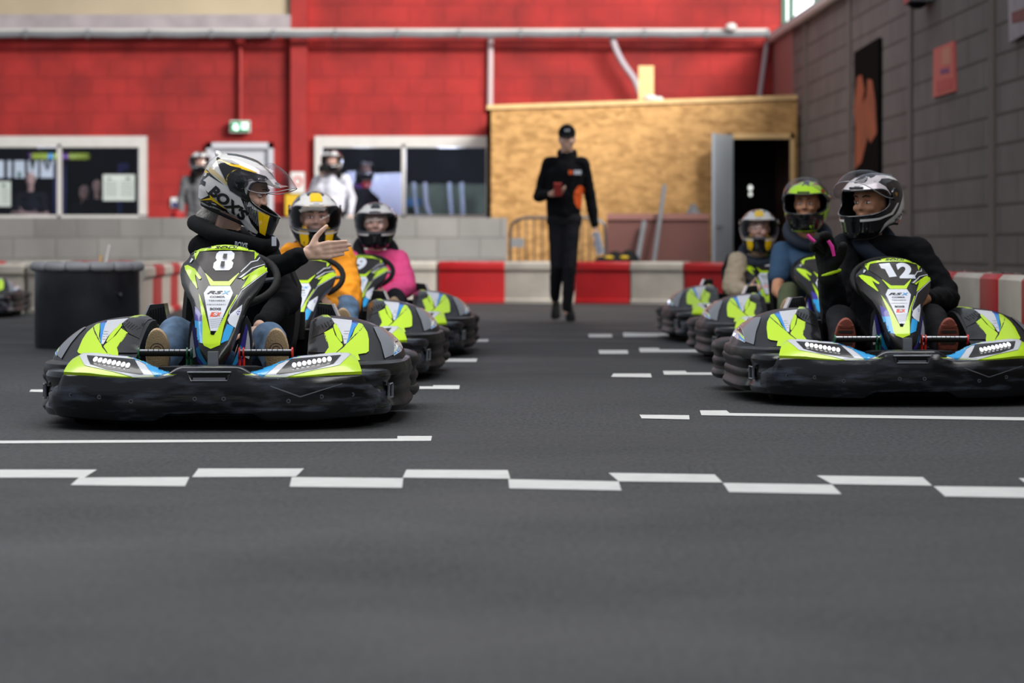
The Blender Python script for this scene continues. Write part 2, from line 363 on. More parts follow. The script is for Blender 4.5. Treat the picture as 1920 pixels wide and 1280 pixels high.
# ---------------------------------------------------------------- setting
mb = MB(); mb.box(-14, 9, -2, 44.3, -.1, 0, 'asphalt')
def mark(poly):
    mb.flat([tuple(G(x, y, .002).xy) for x, y in poly], [tuple(range(len(poly)))], lambda a, b: (a, b, .002), 'floor_paint', 3.0)
for p in ([(-60, 880), (182, 880), (158, 895), (-60, 895)], [(372, 878), (570, 878), (555, 893), (360, 894)], [(762, 880), (952, 881), (957, 897), (755, 895)],
          [(1141, 886), (1340, 889), (1355, 904), (1160, 902)], [(1531, 891), (1730, 894), (1748, 910), (1560, 907)], [(1910, 896), (2000, 898), (2010, 913), (1930, 911)],
          [(148, 895), (355, 894), (347, 911), (132, 909)], [(547, 894), (756, 896), (754, 914), (543, 912)], [(953, 898), (1160, 902), (1165, 919), (955, 915)],
          [(1355, 905), (1560, 908), (1578, 926), (1367, 922)], [(1750, 911), (1990, 914), (1995, 934), (1772, 930)],
          [(-40, 826), (745, 822), (745, 817), (810, 817), (808, 826), (-40, 831)], [(58, 730), (100, 730), (98, 735), (55, 734)],
          [(640, 724), (812, 724), (812, 722), (862, 722), (861, 729), (640, 728)], [(700, 673), (895, 672), (893, 678), (700, 677)], [(760, 637), (916, 636), (915, 640), (760, 640)],
          [(1199, 777), (1292, 778), (1293, 786), (1203, 784)], [(1312, 769), (1362, 769), (1368, 774), (1990, 783), (1990, 789), (1315, 778)],
          [(1150, 700), (1220, 700), (1222, 707), (1146, 706)], [(1243, 695), (1285, 695), (1288, 698), (1600, 699), (1600, 703), (1245, 702)],
          [(1122, 656), (1177, 656), (1178, 663), (1124, 663)], [(1198, 652), (1235, 652), (1237, 655), (1500, 656), (1500, 660), (1200, 660)],
          [(1103, 626), (1147, 626), (1148, 632), (1104, 632)], [(1168, 623), (1195, 624), (1500, 627), (1500, 630), (1169, 631)]):
    mark(p)
tag(mb.build('floor', ang=20), kind='structure')
def struct(name, mb, **k): return tag(mb.build(name, **k), kind='structure')
YB = 44.0
def bx(mb, x0, x1, y0, y1, m, Ya=YB, d=.25):
    a = P(x0, y1, Ya); b = P(x1, y0, Ya); return mb.box(a.x, b.x, Ya, Ya+d, a.z, b.z, m)
mb = MB()
# red block wall around its openings (pixel rows of the openings at the wall's own distance)
bx(mb, -320, 1466, -120, 255, 'red_block'); bx(mb, 274, 391, 255, 700, 'red_block'); bx(mb, 391, 508, 255, 271, 'red_block')
bx(mb, 508, 590, 255, 700, 'red_block'); bx(mb, -320, 274, 405, 700, 'red_block'); bx(mb, 590, 1480, 405, 700, 'red_block'); bx(mb, 925, 1480, 255, 405, 'red_block')
struct('wall_back', mb)
mb = MB(); bx(mb, 545, 576, -120, 700, 'red_wall_paint', 43.8, .2); struct('trim_1', mb)
mb = MB(); bx(mb, -320, 545, -120, 30, 'beige_wall', 43.93, .07); struct('trim_2', mb)
mb = MB(); bx(mb, -320, 543, 27, 53, 'concrete', 43.6, .35); struct('trim_3', mb)
for nm, x0, x1, xm in (('window_1', -160, 274, 110), ('window_2', 590, 925, 756)):
    mb = MB(); Yw = 43.85
    for r in ((x0, x1, 255, 276), (x1-14, x1, 276, 406), (x0, x0+14, 276, 406), (xm-3, xm+4, 270, 409), (x0, x1, 403, 409)): bx(mb, *r, 'white_frame', Yw, .16)
    w_ = struct(nm, mb); mb = MB(); bx(mb, x0+10, x1-10, 272, 405, 'window_glass', 43.95, .012)
    tag(mb.build('pane', w_), 'dark reflective window glass')
# rooms behind the windows
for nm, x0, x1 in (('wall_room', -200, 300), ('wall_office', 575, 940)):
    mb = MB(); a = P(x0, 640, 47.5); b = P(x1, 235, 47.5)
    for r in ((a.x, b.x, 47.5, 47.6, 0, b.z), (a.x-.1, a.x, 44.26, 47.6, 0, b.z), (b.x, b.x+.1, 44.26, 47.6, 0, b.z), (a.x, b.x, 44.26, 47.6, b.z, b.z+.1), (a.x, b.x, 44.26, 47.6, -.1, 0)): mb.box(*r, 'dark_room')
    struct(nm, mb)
# white door
mb = MB()
for r in ((387, 397, 267, 560), (503, 512, 267, 560), (387, 512, 267, 278)): bx(mb, *r, 'door_white', 43.9, .15)
bx(mb, 397, 503, 278, 560, 'door_white', 43.99, .05)
d = struct('door_1', mb); mb = MB(); bx(mb, 412, 490, 300, 380, 'hall_white', 43.97, .015); mb.build('door_panel', d)
# parapet of bare blocks with walkway behind it
mb = MB(); a = P(-300, 408, 38); b = P(950, 408, 38); mb.box(a.x, b.x, 38, 38.2, 0, a.z, 'parapet_block'); struct('wall_parapet', mb)
mb = MB(); mb.box(a.x, b.x, 38.2, 43.85, 0, .22, 'concrete'); struct('floor_walkway', mb)
# right wall
U = Vector((-.045, 1, 0)); RW0 = Vector((4.9, 0, 0))
def RW(px):
    Y = F*4.9/(px-860); return Y
ang = math.atan(.045); Mr = Matrix.Translation((4.9, 0, 0)) @ Matrix.Rotation(ang, 4, 'Z')
mb = MB(); mb.box(0, .2, -2, 44.1, 0, 3.98, 'grey_block'); o = struct('wall_right', mb); o.matrix_world = Mr
mb = MB(); mb.box(-.03, .25, -2, 44.0, 3.98, 4.06, 'concrete')
mb.tube([(-.06, y, 3.93) for y in (-2, 10, 20, 30, 44)], .06, 'white_frame', 8); o = struct('trim_4', mb); o.matrix_world = Mr
mb = MB()
mat('grey_post', '70665f', .8, var=.06)
for px in (1512, 1594, 1708, 1862, 2100): y = RW(px); mb.box(-.025, .02, y-.13, y+.13, 0, 3.95, 'grey_post')
mb.box(-.02, .02, 41.3, 43.8, 0, 3.9, 'brown_vinyl_top'); o = struct('trim_5', mb); o.matrix_world = Mr
# clerestory glazing bars above the right wall, sky beyond
mb = MB()
for y in range(0, 45, 3): mb.box(0, .08, y-.06, y+.06, 4.06, 6.4, 'green_steel')
mb.box(0, .08, -2, 44, 6.4, 6.5, 'green_steel'); o = struct('window_3', mb); o.matrix_world = Mr
mb = MB(); bx(mb, 1464, 1475, -160, 80, 'green_steel', 44.0, .1); bx(mb, 1540, 1550, -160, 80, 'green_steel', 44.0, .1); w_ = struct('window_4', mb)
mat('daylight', 'f4f8ff', .5, emis=1.1); mb = MB(); bx(mb, 1466, 1700, -160, 80, 'daylight', 44.15, .02); tag(mb.build('pane', w_), 'bright daylight pane')
# OSB partition with door opening
Yo = 40.5
mb = MB()
def prs(poly, Ya, d, m): mb.prism([(P(x, y, Ya).x, P(x, y, Ya).z) for x, y in poly], Ya, Ya+d, m)
prs([(913, 568), (913, 200), (1372, 184), (1372, 568)], Yo, .06, 'osb'); prs([(1372, 256), (1372, 184), (1495, 181), (1495, 256)], Yo, .06, 'osb'); prs([(1484, 568), (1484, 256), (1495, 256), (1495, 568)], Yo, .06, 'osb')
a = P(913, 200, Yo); mb.box(a.x, a.x+.06, Yo, 43.9, 0, a.z, 'osb'); b = P(1495, 181, Yo)
prs([(913, 205), (913, 197), (1495, 178), (1495, 186)], Yo-.04, .05, 'wood')
struct('wall_partition', mb)
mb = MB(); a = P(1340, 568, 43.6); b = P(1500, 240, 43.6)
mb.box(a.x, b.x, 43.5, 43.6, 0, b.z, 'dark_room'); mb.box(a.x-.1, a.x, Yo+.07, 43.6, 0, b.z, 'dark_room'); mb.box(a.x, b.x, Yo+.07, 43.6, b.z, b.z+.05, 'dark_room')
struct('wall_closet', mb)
mb = MB()
for r in ((1366, 1373, 250, 568), (1482, 1489, 250, 568), (1366, 1489, 250, 260)): bx(mb, *r, 'wood', Yo-.05, .12)
d = struct('door_2', mb); mb = MB(); a = P(1331, 568, Yo-.6); b = P(1370, 250, Yo-.1)
Ml = Matrix.Translation((b.x, Yo-.08, 0)) @ Matrix.Rotation(math.radians(62), 4, 'Z')
mb.box(-.62, 0, -.04, 0, .02, P(0, 252, Yo-.3).z, 'door_grey', Ml); dl = mb.build('door_leaf', d); mb = MB()
mb.cyl(Ml @ Vector((-.56, -.045, 1.0)), Ml @ Vector((-.56, -.09, 1.0)), .012, 'steel'); mb.cyl(Ml @ Vector((-.56, -.085, 1.0)), Ml @ Vector((-.44, -.085, 1.0)), .01, 'steel'); mb.build('door_handle', dl)
# ---------------------------------------------------------------- things on the walls
def thing(mb, name, label, cat, group=None, org=None, **k):
    o = mb.build(name, **k); tag(o, label, cat, group)
    if org: shift(o, org)
    return o
mb = MB(); pts = []
for i, px in enumerate(range(-300, 1441, 58)):
    pts.append(P(px, 64+(1.5 if i % 2 else 0), 43.5))
mb.tube(pts, .05, 'conduit_grey', 8)
for p in pts[::2]: mb.cyl(p+Vector((-.03, 0, 0)), p+Vector((.03, 0, 0)), .07, 'conduit_grey', 8)
mb.tube([P(x, 57, 43.6) for x in (-300, 500, 1000, 1440)], .03, 'white_frame', 8)
thing(mb, 'cable_duct', 'long grey cable duct running level along the red wall', 'cable duct', org=pts[0])
mb = MB(); mb.tube([P(451, 75, 43.9), P(451, 228, 43.9)], .035, 'red_wall_paint', 8); mb.box(*[v for v in (P(444, 0, 43.9).x, P(458, 0, 43.9).x, 43.85, 44, P(0, 82, 43.9).z, P(0, 72, 43.9).z)], 'red_wall_paint')
thing(mb, 'conduit_pipe', 'red painted pipe dropping to the green exit sign', 'pipe', org=P(451, 228, 43.9))
mb = MB(); bx(mb, 431, 468, 226, 248, 'sign_white', 43.8, .14); bx(mb, 433, 450, 228, 246, 'sign_green', 43.78, .03); bx(mb, 450, 466, 228, 246, 'sign_green', 43.78, .03)
s = thing(mb, 'exit_sign', 'small green and white lit emergency exit sign above the white door', 'exit sign', org=P(450, 248, 43.85))
def local(mb, o):
    mb.v = [v-o.location for v in mb.v]; return mb
mb = MB(); fn = lambda a, b: P(a, b, 43.775)
mb.decal([(436, 240), (440, 231), (446, 234), (448, 241), (443, 245)], fn, 'sign_glow', 50); mb.decal([(453, 230), (464, 230), (464, 242), (453, 242)], fn, 'sign_glow', 50); mb.keep = True
local(mb, s).build('pictogram', s)
mb = MB(); mb.tube([P(920, 70, 43.9), P(919, 205, 43.9)], .045, 'pipe_white', 10); thing(mb, 'drain_pipe', 'thin white vertical pipe at the left end of the OSB partition', 'pipe', org=P(919, 205, 43.9))
mb = MB(); mb.tube(spline([P(x, y, 43.6) for x, y in ((1148, 70), (1154, 90), (1168, 118), (1190, 150), (1204, 188))], 5), .05, 'hose_grey', 10)
thing(mb, 'flexible_duct', 'grey flexible hose sagging from the cable duct to the OSB partition', 'hose', org=P(1204, 188, 43.6))
mb = MB(); bx(mb, 1197, 1226, 123, 190, 'wood', 40.62, .06); thing(mb, 'wood_post', 'short pale wooden post standing up behind the top of the OSB partition', 'post', org=P(1210, 190, 40.62))
mb = MB(); mb.tube([P(1438, 80, 43.7), P(1424, 180, 43.7)], .035, 'hose_grey', 8); thing(mb, 'cable', 'thin slanting cable in the dark right corner of the red wall', 'cable', org=P(1424, 180, 43.7))
mb = MB(); mb.ell(P(1371, 51, 43.4), (.09, .08, .07), 'white_frame'); mb.cyl(P(1371, 51, 43.4), P(1371, 51, 43.6), .05, 'white_frame'); thing(mb, 'detector', 'round white device sitting on the cable duct near the right corner', 'detector', org=P(1371, 57, 43.5))
mb = MB(); mb.ell(P(1220, 184, 40.5), (.1, .06, .05), 'white_frame'); mb.ell(P(1236, 186, 40.5), (.06, .05, .04), 'white_frame'); thing(mb, 'plastic_bag', 'crumpled white bag lying on the edge of the OSB partition', 'bag', org=P(1226, 189, 40.5))
mb = MB(); bx(mb, 545, 571, 322, 362, 'sign_white', 43.76, .02)
mb.tube([P(558+8*math.cos(t), 340+8*math.sin(t), 43.75) for t in [k*math.pi/8 for k in range(16)]], .012, 'red_plastic', 6, closed=True)
thing(mb, 'notice_board', 'white notice with a red ring on the red pillar', 'sign', org=P(558, 362, 43.76))
mb = MB(); bx(mb, 535, 570, 364, 404, 'yellow_card', 43.74, .02); thing(mb, 'yellow_notice', 'plain yellow notice hanging below the white notice on the red pillar', 'sign', org=P(552, 404, 43.74))
mb = MB(); bx(mb, 320, 337, 370, 389, 'sign_white', 43.95, .02); bx(mb, 322, 335, 379, 388, 'room_blue', 43.94, .02); thing(mb, 'small_notice', 'small white and blue notice low on the red wall beside the left window', 'sign', org=P(328, 389, 43.95))
mb = MB(); q_ = P(330, 408, 38); q_.y = 38.1; mb.ell(q_+Vector((0, 0, .055)), (.085, .08, .05), 'red_barrier'); mb.cyl(q_, q_+Vector((0, 0, .06)), .085, 'red_barrier'); thing(mb, 'red_bucket', 'small red bucket standing on top of the block parapet', 'bucket', org=q_)
for x0, x1, y0, y1, lb in ((-20, 20, 340, 387, 'pale paper notice taped to the left window pane at the frame edge'), (193, 253, 327, 376, 'double sheet paper notice taped to the right pane of the left window')):
    mb = MB(); bx(mb, x0, x1, y0, y1, 'paper', 43.935, .008)
    for k in range(6):
        yy = y0+14+k*5
        for xa in ((x0+4, (x0+x1)/2-3), ((x0+x1)/2+3, x1-4)): bx(mb, xa[0], xa[1], yy, yy+1.2, 'paper_ink', 43.93, .006)
    bx(mb, x0+9, x0+15, y0+6, y0+10, 'paper_ink', 43.93, .006); bx(mb, x1-17, x1-9, y0+5, y0+10, 'paper_ink', 43.93, .006)
    thing(mb, 'paper_notice', lb, 'notice', org=P((x0+x1)/2, y1, 43.935))
mb = MB(); a = P(55, 293, 45.5); b = P(165, 293, 45.5); L = b.x-a.x; M0 = Matrix()
for t0, t1, m in ((0, .04, 'beam_purple'), (.04, .33, 'beam_yellow'), (.33, .41, 'beam_blue'), (.41, .56, 'beam_yellow'), (.56, .68, 'beam_purple'), (.68, 1, 'beam_yellow')): mb.cyl((a.x+L*t0, 45.5, a.z), (a.x+L*t1, 45.5, a.z), .06, m, 12)
mb.ell((b.x, 45.5, b.z), (.06, .06, .06), 'beam_yellow')
thing(mb, 'padded_beam', 'yellow and purple padded beam high up behind the left window', 'beam', org=a)
for k, (x0, x1) in enumerate(((-6, 6), (14, 20), (27, 45), (52, 70), (76, 101))):
    mb = MB(); bx(mb, x0, x1, 301, 333, 'lit_shop', 46.5, .05)
    if k == 2: bx(mb, x0+6, x1-6, 322, 332, 'sign_green', 46.48, .03)
    if k >= 3: mb.tube([P(x0+7, 301, 46.45), P((x0+x1)/2, 318, 46.45), P(x1-7, 301, 46.45)], .03, 'dark_room', 6)
    thing(mb, 'lit_panel', 'bright lit panel behind the left window, number %s from the left of its row' % ('one', 'two', 'three', 'four', 'five')[k], 'panel', 'lit panels inside the left window', org=P((x0+x1)/2, 333, 46.5))
mb = MB(); prs([(221, 533), (221, 306), (262, 306), (262, 318), (228, 318), (228, 533)], 46, .06, 'room_blue')
thing(mb, 'blue_stand', 'blue angled stand in the dark room behind the paper notice of the left window', 'stand', org=P(222, 640, 46))
mb = MB(); bx(mb, 100, 124, 306, 580, 'room_blue', 46.2, .06)
thing(mb, 'blue_column', 'blue column just behind the middle bar of the left window', 'column', org=P(112, 640, 46.2))
# solid shapes set behind the right window; green, bent and pale ones imitate reflections
mb = MB(); bx(mb, 757, 925, 345, 405, 'sage', 46.8, .1); thing(mb, 'sage_counter', 'grey green counter behind the right half of the second window', 'counter', org=P(840, 405, 46.8))  # slab stands in for the green outdoors mirrored in the glass
for k, (x0, xb, m, lb) in enumerate(((776, 782, 'pale_panel', 'leftmost of the pale bent posts behind the second window'), (797, 806, 'hall_white', 'brightest bent white post behind the second window'), (843, 847, 'pale_panel', 'third pale post from the left behind the second window'), (866, 868, 'pale_panel', 'rightmost pale post with wide base behind the second window'))):
    mb = MB(); mb.tube(spline([P(x0, 345, 46.0), P(x0+1, 368, 46), P(x0+2, 380, 46), P(xb, 404, 46.0)], 4), .035, m, 8); mb.ell(P(x0, 345, 46), (.035, .035, .035), m)
    thing(mb, 'bent_post', lb, 'post', 'pale posts behind the second window', org=P(xb, 404, 46.0))  # tubes imitate wavy reflections in the pane
mb = MB(); bx(mb, 757, 790, 372, 386, 'sky_blue', 46.4, .1); thing(mb, 'blue_crate', 'light blue crate behind the second window beside its middle bar', 'crate', org=P(770, 386, 46.4))
mb = MB(); prs([(636, 346), (650, 322), (666, 322), (664, 346)], 45.2, .1, 'hall_white'); prs([(694, 356), (702, 326), (754, 324), (754, 404), (712, 404), (712, 372)], 45.2, .1, 'hall_white'); thing(mb, 'white_banner', 'pale banner hanging behind the left half of the second window', 'banner', org=P(730, 404, 45.2))  # pale slabs added in place of mirrored shapes in the pane
mb = MB(); bx(mb, 646, 712, 352, 404, 'cloth_charcoal', 45.4, .5); mb.ell(P(668, 352, 45.6), (.17, .14, .07), 'beam_purple'); mb.ell(P(690, 350, 45.6), (.15, .12, .09), 'helmet_red')
thing(mb, 'storage_bin', 'dark bin of coloured gear behind the second window', 'bin', org=P(680, 404, 45.4))
# ---------------------------------------------------------------- things on the right wall
def onwall(px, z, off=0.):  # point on the right wall seen at px
    y = RW(px); return Vector((4.9-.045*y-off, y, z))
def zy(px, py): return EYE-(py-HY)*RW(px)/F
def wall_poly(pts, d, m, mb):
    a = [onwall(px, zy(px, py), d) for px, py in pts]; b = [onwall(px, zy(px, py), d-.03) for px, py in pts]; n = len(a)
    tri = tessellate_polygon([[Vector((v.y, v.z, 0)) for v in a]])
    mb.add(a+b, [tuple(t) for t in tri]+[tuple(i+n for i in t)[::-1] for t in tri]+[(i, i+n, (i+1) % n+n, (i+1) % n) for i in range(n)], m)
mb = MB(); wall_poly([(1608, 98), (1655, 70), (1655, 330), (1608, 345)], .04, 'poster_black', mb)
wall_poly([(1614, 145), (1622, 140), (1628, 170), (1624, 195), (1632, 180), (1634, 148), (1642, 150), (1648, 190), (1651, 250), (1640, 268), (1634, 258), (1622, 305), (1609, 318), (1612, 240), (1608, 205)], .045, 'poster_orange', mb)
thing(mb, 'wall_banner', 'tall black banner with a ragged orange figure on the grey wall', 'banner', org=onwall(1630, zy(1630, 330)))
mb = MB(); wall_poly([(1756, 92), (1793, 77), (1795, 171), (1755, 183)], .03, 'poster_pink', mb)
for pp, m in (([(1773, 92), (1789, 86), (1789, 120), (1773, 122)], 'poster_salmon'), ([(1763, 152), (1792, 146), (1792, 166), (1763, 174)], 'poster_red'), ([(1770, 130), (1786, 127), (1786, 136), (1770, 139)], 'beam_purple')): wall_poly(pp, .036, m, mb)
thing(mb, 'wall_poster', 'small faded red poster on the grey block wall', 'poster', org=onwall(1775, zy(1775, 183)))
mb = MB(); wall_poly([(1903, -20), (1960, -45), (1960, 50), (1905, 80)], .06, 'concrete', mb); wall_poly([(1911, 24), (1960, 5), (1960, 32), (1912, 44)], .065, 'ink', mb)
thing(mb, 'wall_plate', 'pale grey plate at the top right corner of the grey wall', 'sign', org=onwall(1930, zy(1930, 70)))
mb = MB(); a = onwall(1745, zy(1745, 6)); mb.box(a.x-.25, a.x, a.y-.3, a.y+.3, a.z, a.z+.3, 'steel'); mb.ell((a.x-.14, a.y, a.z), (.1, .1, .06), 'matte_black'); thing(mb, 'wall_lamp', 'dark wall lamp cut by the top of the picture', 'lamp', org=a)
# ---------------------------------------------------------------- in front of the partition
mb = MB()
bb = P(1140, 568, 38.8)
prs([(1138, 570), (1138, 405), (1329, 405), (1329, 570)], 38.6, .18, 'brown_vinyl'); a = P(1138, 405, 38.6); b = P(1329, 402, 38.6); mb.box(a.x, b.x, 38.56, 38.8, a.z-.05, b.z+.01, 'brown_vinyl_top')
def ground(mb):
    z = min(v.z for v in mb.v)
    for v in mb.v:
        if v.z < z+.02 or v.z < .12 and False: v.z = 0
ground(mb); thing(mb, 'padded_panel', 'large brown padded panel standing on edge before the OSB partition', 'panel', org=(b.x, 38.7, 0))
mb = MB(); Yc = 38.3; a = P(957, 408, Yc); b = P(1135, 408, Yc)
mb.tube(spline([(a.x, Yc, .08), (a.x, Yc, .9), (a.x+.05, Yc, 1.05), (a.x+.2, Yc, a.z)], 4)+spline([(b.x-.2, Yc, a.z), (b.x-.05, Yc, 1.05), (b.x, Yc, .9), (b.x, Yc, .08)], 4), .02, 'steel', 8)
mb.tube([(a.x, Yc, .2), (b.x, Yc, .2)], .018, 'steel', 8); n = 12
for k in range(1, n): x = a.x+(b.x-a.x)*k/n; mb.tube([(x, Yc, .2), (x, Yc, a.z)], .009, 'steel', 6)
for x in (a.x+.2, b.x-.2): mb.tube([(x, Yc-.28, 0.015), (x, Yc, .08), (x, Yc+.28, 0.015)], .015, 'steel', 6); mb.tube([(x, Yc, .08), (x, Yc, .2)], .015, 'steel', 6)
q = P(970, 455, Yc); mb.box(q.x-.09, q.x+.09, Yc-.03, Yc-.02, q.z-.06, q.z+.06, 'conduit_grey')
thing(mb, 'crowd_barrier', 'grey steel crowd control barrier standing before the OSB partition', 'barrier', org=((a.x+b.x)/2, Yc, 0))
for x0, y0, x1, lb, r in ((1208, 415, 1186, 'short grey pole leaning on the brown padded panel', .035), (1246, 347, 1220, 'tall thin grey pole leaning on the brown padded panel', .03)):
    mb = MB(); a = P(x0, y0, 38.45 if x0 < 1240 else 38.5); b = P(x1-4, 540, 38.0); b.z = .0; mb.tube([b, a], r, 'conduit_grey', 8); thing(mb, 'pole', lb, 'pole', org=b)
mb = MB()
for dx, dz, r in ((0, .18, .16), (.18, .2, .18), (.36, .22, .17), (.5, .16, .14)): mb.ell((P(1128, 0, 37.4).x+dx, 37.4, dz), (r, .16, r+.0), 'matte_black')
for dx in (.1, .3): mb.ell((P(1128, 0, 37.4).x+dx, 37.25, .33), (.06, .02, .012), 'yellow_card')
for v in mb.v: v.z = max(0, v.z)*1.75
thing(mb, 'gear_bag', 'heap of black and yellow bags behind the red barrier block', 'bag', org=(P(1140, 0, 37.4).x, 37.4, 0))
mb = MB(); mb.cyl(P(1300, 401.5, 38.68), P(1300, 382, 38.68), .11, 'cloth_grey', 12, .03); thing(mb, 'funnel', 'small grey cone resting on top of the brown padded panel', 'cone', org=P(1300, 404, 38.7))
mb = MB(); mb.ell(P(1407, 352, 43.2), (.03, .03, .04), 'lit_shop'); mb.ell(P(1407, 364, 43.2), (.025, .03, .03), 'lit_shop'); mb.cyl(P(1407, 345, 43.2), P(1407, 345, 43.5), .01, 'steel'); thing(mb, 'small_lamp', 'tiny pale lamp glowing deep in the dark doorway', 'lamp', org=P(1407, 366, 43.2))
# ---------------------------------------------------------------- barrier blocks
def barrier_block(p0, p1, h, m, label, group, th=.32):
    p0, p1 = Vector(p0), Vector(p1); d = (p1-p0).normalized(); n = Vector((-d.y, d.x, 0)); L = (p1-p0).length
    prof = [(-th/2, 0), (-th/2, .04), (-th/2+.03, .06), (-th/2+.03, h-.14), (-th/2, h-.1), (-th/2, h-.03), (-th/2+.03, h), (th/2-.03, h), (th/2, h-.03), (th/2, 0)]
    mb = MB(); rings = []
    for t in (0.012, .035, L-.035, L-.012):
        k = 1 if .02 < t < L-.02 else .93
        rings.append([p0+d*t+n*a*k+Vector((0, 0, b*(1 if k == 1 else .985))) for a, b in prof])
    mb.loft(rings, m)
    for t in (.2, .8): mb.cyl(p0+d*L*t+Vector((0, 0, h-.01)), p0+d*L*t+Vector((0, 0, h+.004)), .04, 'matte_black', 10)
    return thing(mb, 'barrier_block', label, 'barrier block', group, org=p0+d*L/2)
def Bp(px, Y): return Vector(((px-HX)*Y/F, Y+.16, 0))
xs = [(-120, 36.4), (10, 36.4), (130, 36.3), (250, 36.3), (368, 36.2), (440, 36.2), (565, 36.1), (692, 36.05), (820, 36), (948, 36), (1083, 35.8), (1189, 35.5), (1290, 35.2), (1385, 34.9), (1480, 34.6)]
cols = 'rwrwrwrwrwrwrwr'
bl = ['red block in the far barrier row, cut by the left picture edge', 'white block in the far row seen left of the black tub', 'red block in the far row above the black tub', 'white block in the far row right of the black tub', 'red block in the far row behind the seated driver in kart 8', 'white block in the far row hidden behind the number 8 kart panel', 'red block in the far row behind the pointing hand', 'white block in the far barrier row right beside the pink jacket',
      'red block in the far barrier row left of the walking man', 'white block in the far barrier row directly behind the walking man', 'red block in the far barrier row just right of the walking man', 'white block in the far barrier row below the leaning poles', 'red block in the far barrier row left of the beige jacket', 'white block in the far barrier row behind the beige jacket driver', '']
for i in range(len(xs)-1):
    c = 'red' if i % 2 == 0 else 'white'
    barrier_block(Bp(*xs[i]), Bp(*xs[i+1]), .53 if i < 12 else .52, c+'_barrier', bl[i], 'red and white blocks of the far barrier row')
lp = [G(242, 603)+Vector((.02, .1, 0)), G(346, 570)]
n = 6
lt = ['nearest', 'second nearest', 'third', 'fourth', 'second farthest', 'farthest']
for i in range(n):
    a = lp[0].lerp(lp[1], i/n); b = lp[0].lerp(lp[1], (i+1)/n); c = 'white' if i % 2 == 0 else 'red'
    barrier_block(a, b, .53, c+'_barrier', '%s %s block of the barrier row receding right of the black tub' % (lt[i], c), 'blocks of the receding barrier row by the tub', th=.25)
for i, (a, b) in enumerate(((-170, -61), (-58, 51), (54, 150))):
    barrier_block(G(a, 586), G(b, 586), .53, 'white_barrier', ['white barrier block outside the left picture edge', 'plain white barrier block at the left picture edge beside the black tub', 'white barrier block mostly hidden behind the black tub'][i], 'white barrier blocks on the left')
a0 = Vector((2.437, 18.8, 0)); a1 = Vector((2.528, 16.3, 0)); dd = (a0-a1).normalized()
names = ['white block of the right wall row, nearest to the camera', 'red block cut by the right picture edge', 'white block in the right wall row between two red blocks', 'red block of the right wall row nearer the driver in black', 'white block of the right wall row touching the black sleeve', 'red block of the right wall row behind the driver of kart 12', 'white block of the right wall row behind the white helmet', 'red block of the right wall row behind the blue shirt', 'white block of the right wall row farthest from the camera']
st = [-.8, .05, .62, 1.15, 1.7, 2.35, 3.2, 4.1, 5.0, 5.9]
st = [-1.2, -.55, .12, .85, 1.5, 2.5, 3.4, 4.3, 5.2, 6.1]
for i in range(9):
    barrier_block(a1+dd*st[i]+Vector((.16, 0, 0)), a1+dd*st[i+1]+Vector((.16, 0, 0)), .54, ('white' if i % 2 == 0 else 'red')+'_barrier', names[i], 'blocks of the barrier row along the right wall')
# ---------------------------------------------------------------- black tub
t = empty('barrier_tub', G(146, 655)+Vector((0, .37, 0))); tag(t, 'round black plastic tub with a grey foam tube rim on the track', 'tub')
mb = MB(); R = .365; H = .565; pr = [(0, 0), (R-.01, 0), (R, .02), (R, H), (R-.02, H+.01), (R-.04, H), (R-.04, .05), (0, .04)]
mb.loft([[Vector((r*math.cos(a), r*math.sin(a), z)) for a in [2*math.pi*k/48 for k in range(48)]] for r, z in pr[1:-1]], 'black_tub', True, True); mb.build('tub_shell', t)
mb = MB(); n = 14
for k in range(n):
    a0_, a1_ = 2*math.pi*(k+.02)/n, 2*math.pi*(k+.98)/n
    mb.tube([(R*math.cos(a), R*math.sin(a), H+.005) for a in [a0_+(a1_-a0_)*q/6 for q in range(7)]], [.026]+[.034]*5+[.026], 'foam_tube', 12)
mb.build('rim_tube', t)
mb = MB(); mb.cyl((.27, -.26, .38), (.28, -.275, .38), .012, 'steel', 10); mb.build('bolt', t)
mb = MB(); a = G(146, 655)
q_ = P(188, 505, 20.1); mb.tube([Vector((q_.x, 20.0, .04)), P(189, 478, 20.1)], .012, 'wood', 6); thing(mb, 'wood_stick', 'short wooden stick standing in the black tub', 'stick', org=(q_.x, 20.0, .04))
mb = MB(); mb.box(-.012, .012, -.01, .01, -.52, .16, 'white_frame', Matrix.Translation(P(197, 500, 20.0)) @ Matrix.Rotation(math.radians(12), 4, 'Y')); thing(mb, 'white_stick', 'white flat stick leaning out of the black tub', 'stick', org=P(197, 500, 20.0)-Vector((.1, 0, .5)))
# ---------------------------------------------------------------- kart
K8 = Matrix.Translation((-1.437, 10.8, 0)) @ Matrix.Rotation(.033, 4, 'Z'); K8i = K8.inverted()
CAML = K8i @ Vector((0, 0, EYE))
def kl(px, py, Y): return K8i @ P(px, py, Y)
def caster(mb, ox=0, oy=0, s=1., lift=.0026):
    """lays a drawing made in the front view of a kart onto that kart's panel"""
    tree = mb.bvh()
    def fn(a, b, lift=lift):
        q = kl(ox+a*s, oy+b*s, 11.2); d = (q-CAML).normalized()
        h, n, i, t = tree.ray_cast(CAML+d*9.5, d, 4)
        if h is None:  # just past the rim: fold the drawing over the edge
            best = None
            for k in range(40):
                r = tree.find_nearest(CAML+d*(10.8+k*.04))
                if r[0] is not None and (best is None or r[3] < best[3]): best = r
            if best is None or best[3] > .022: return None
            h, n = best[0], best[1]
        if n.dot(d) > 0: n = -n
        return h+n*lift-d*.0006
    return fn
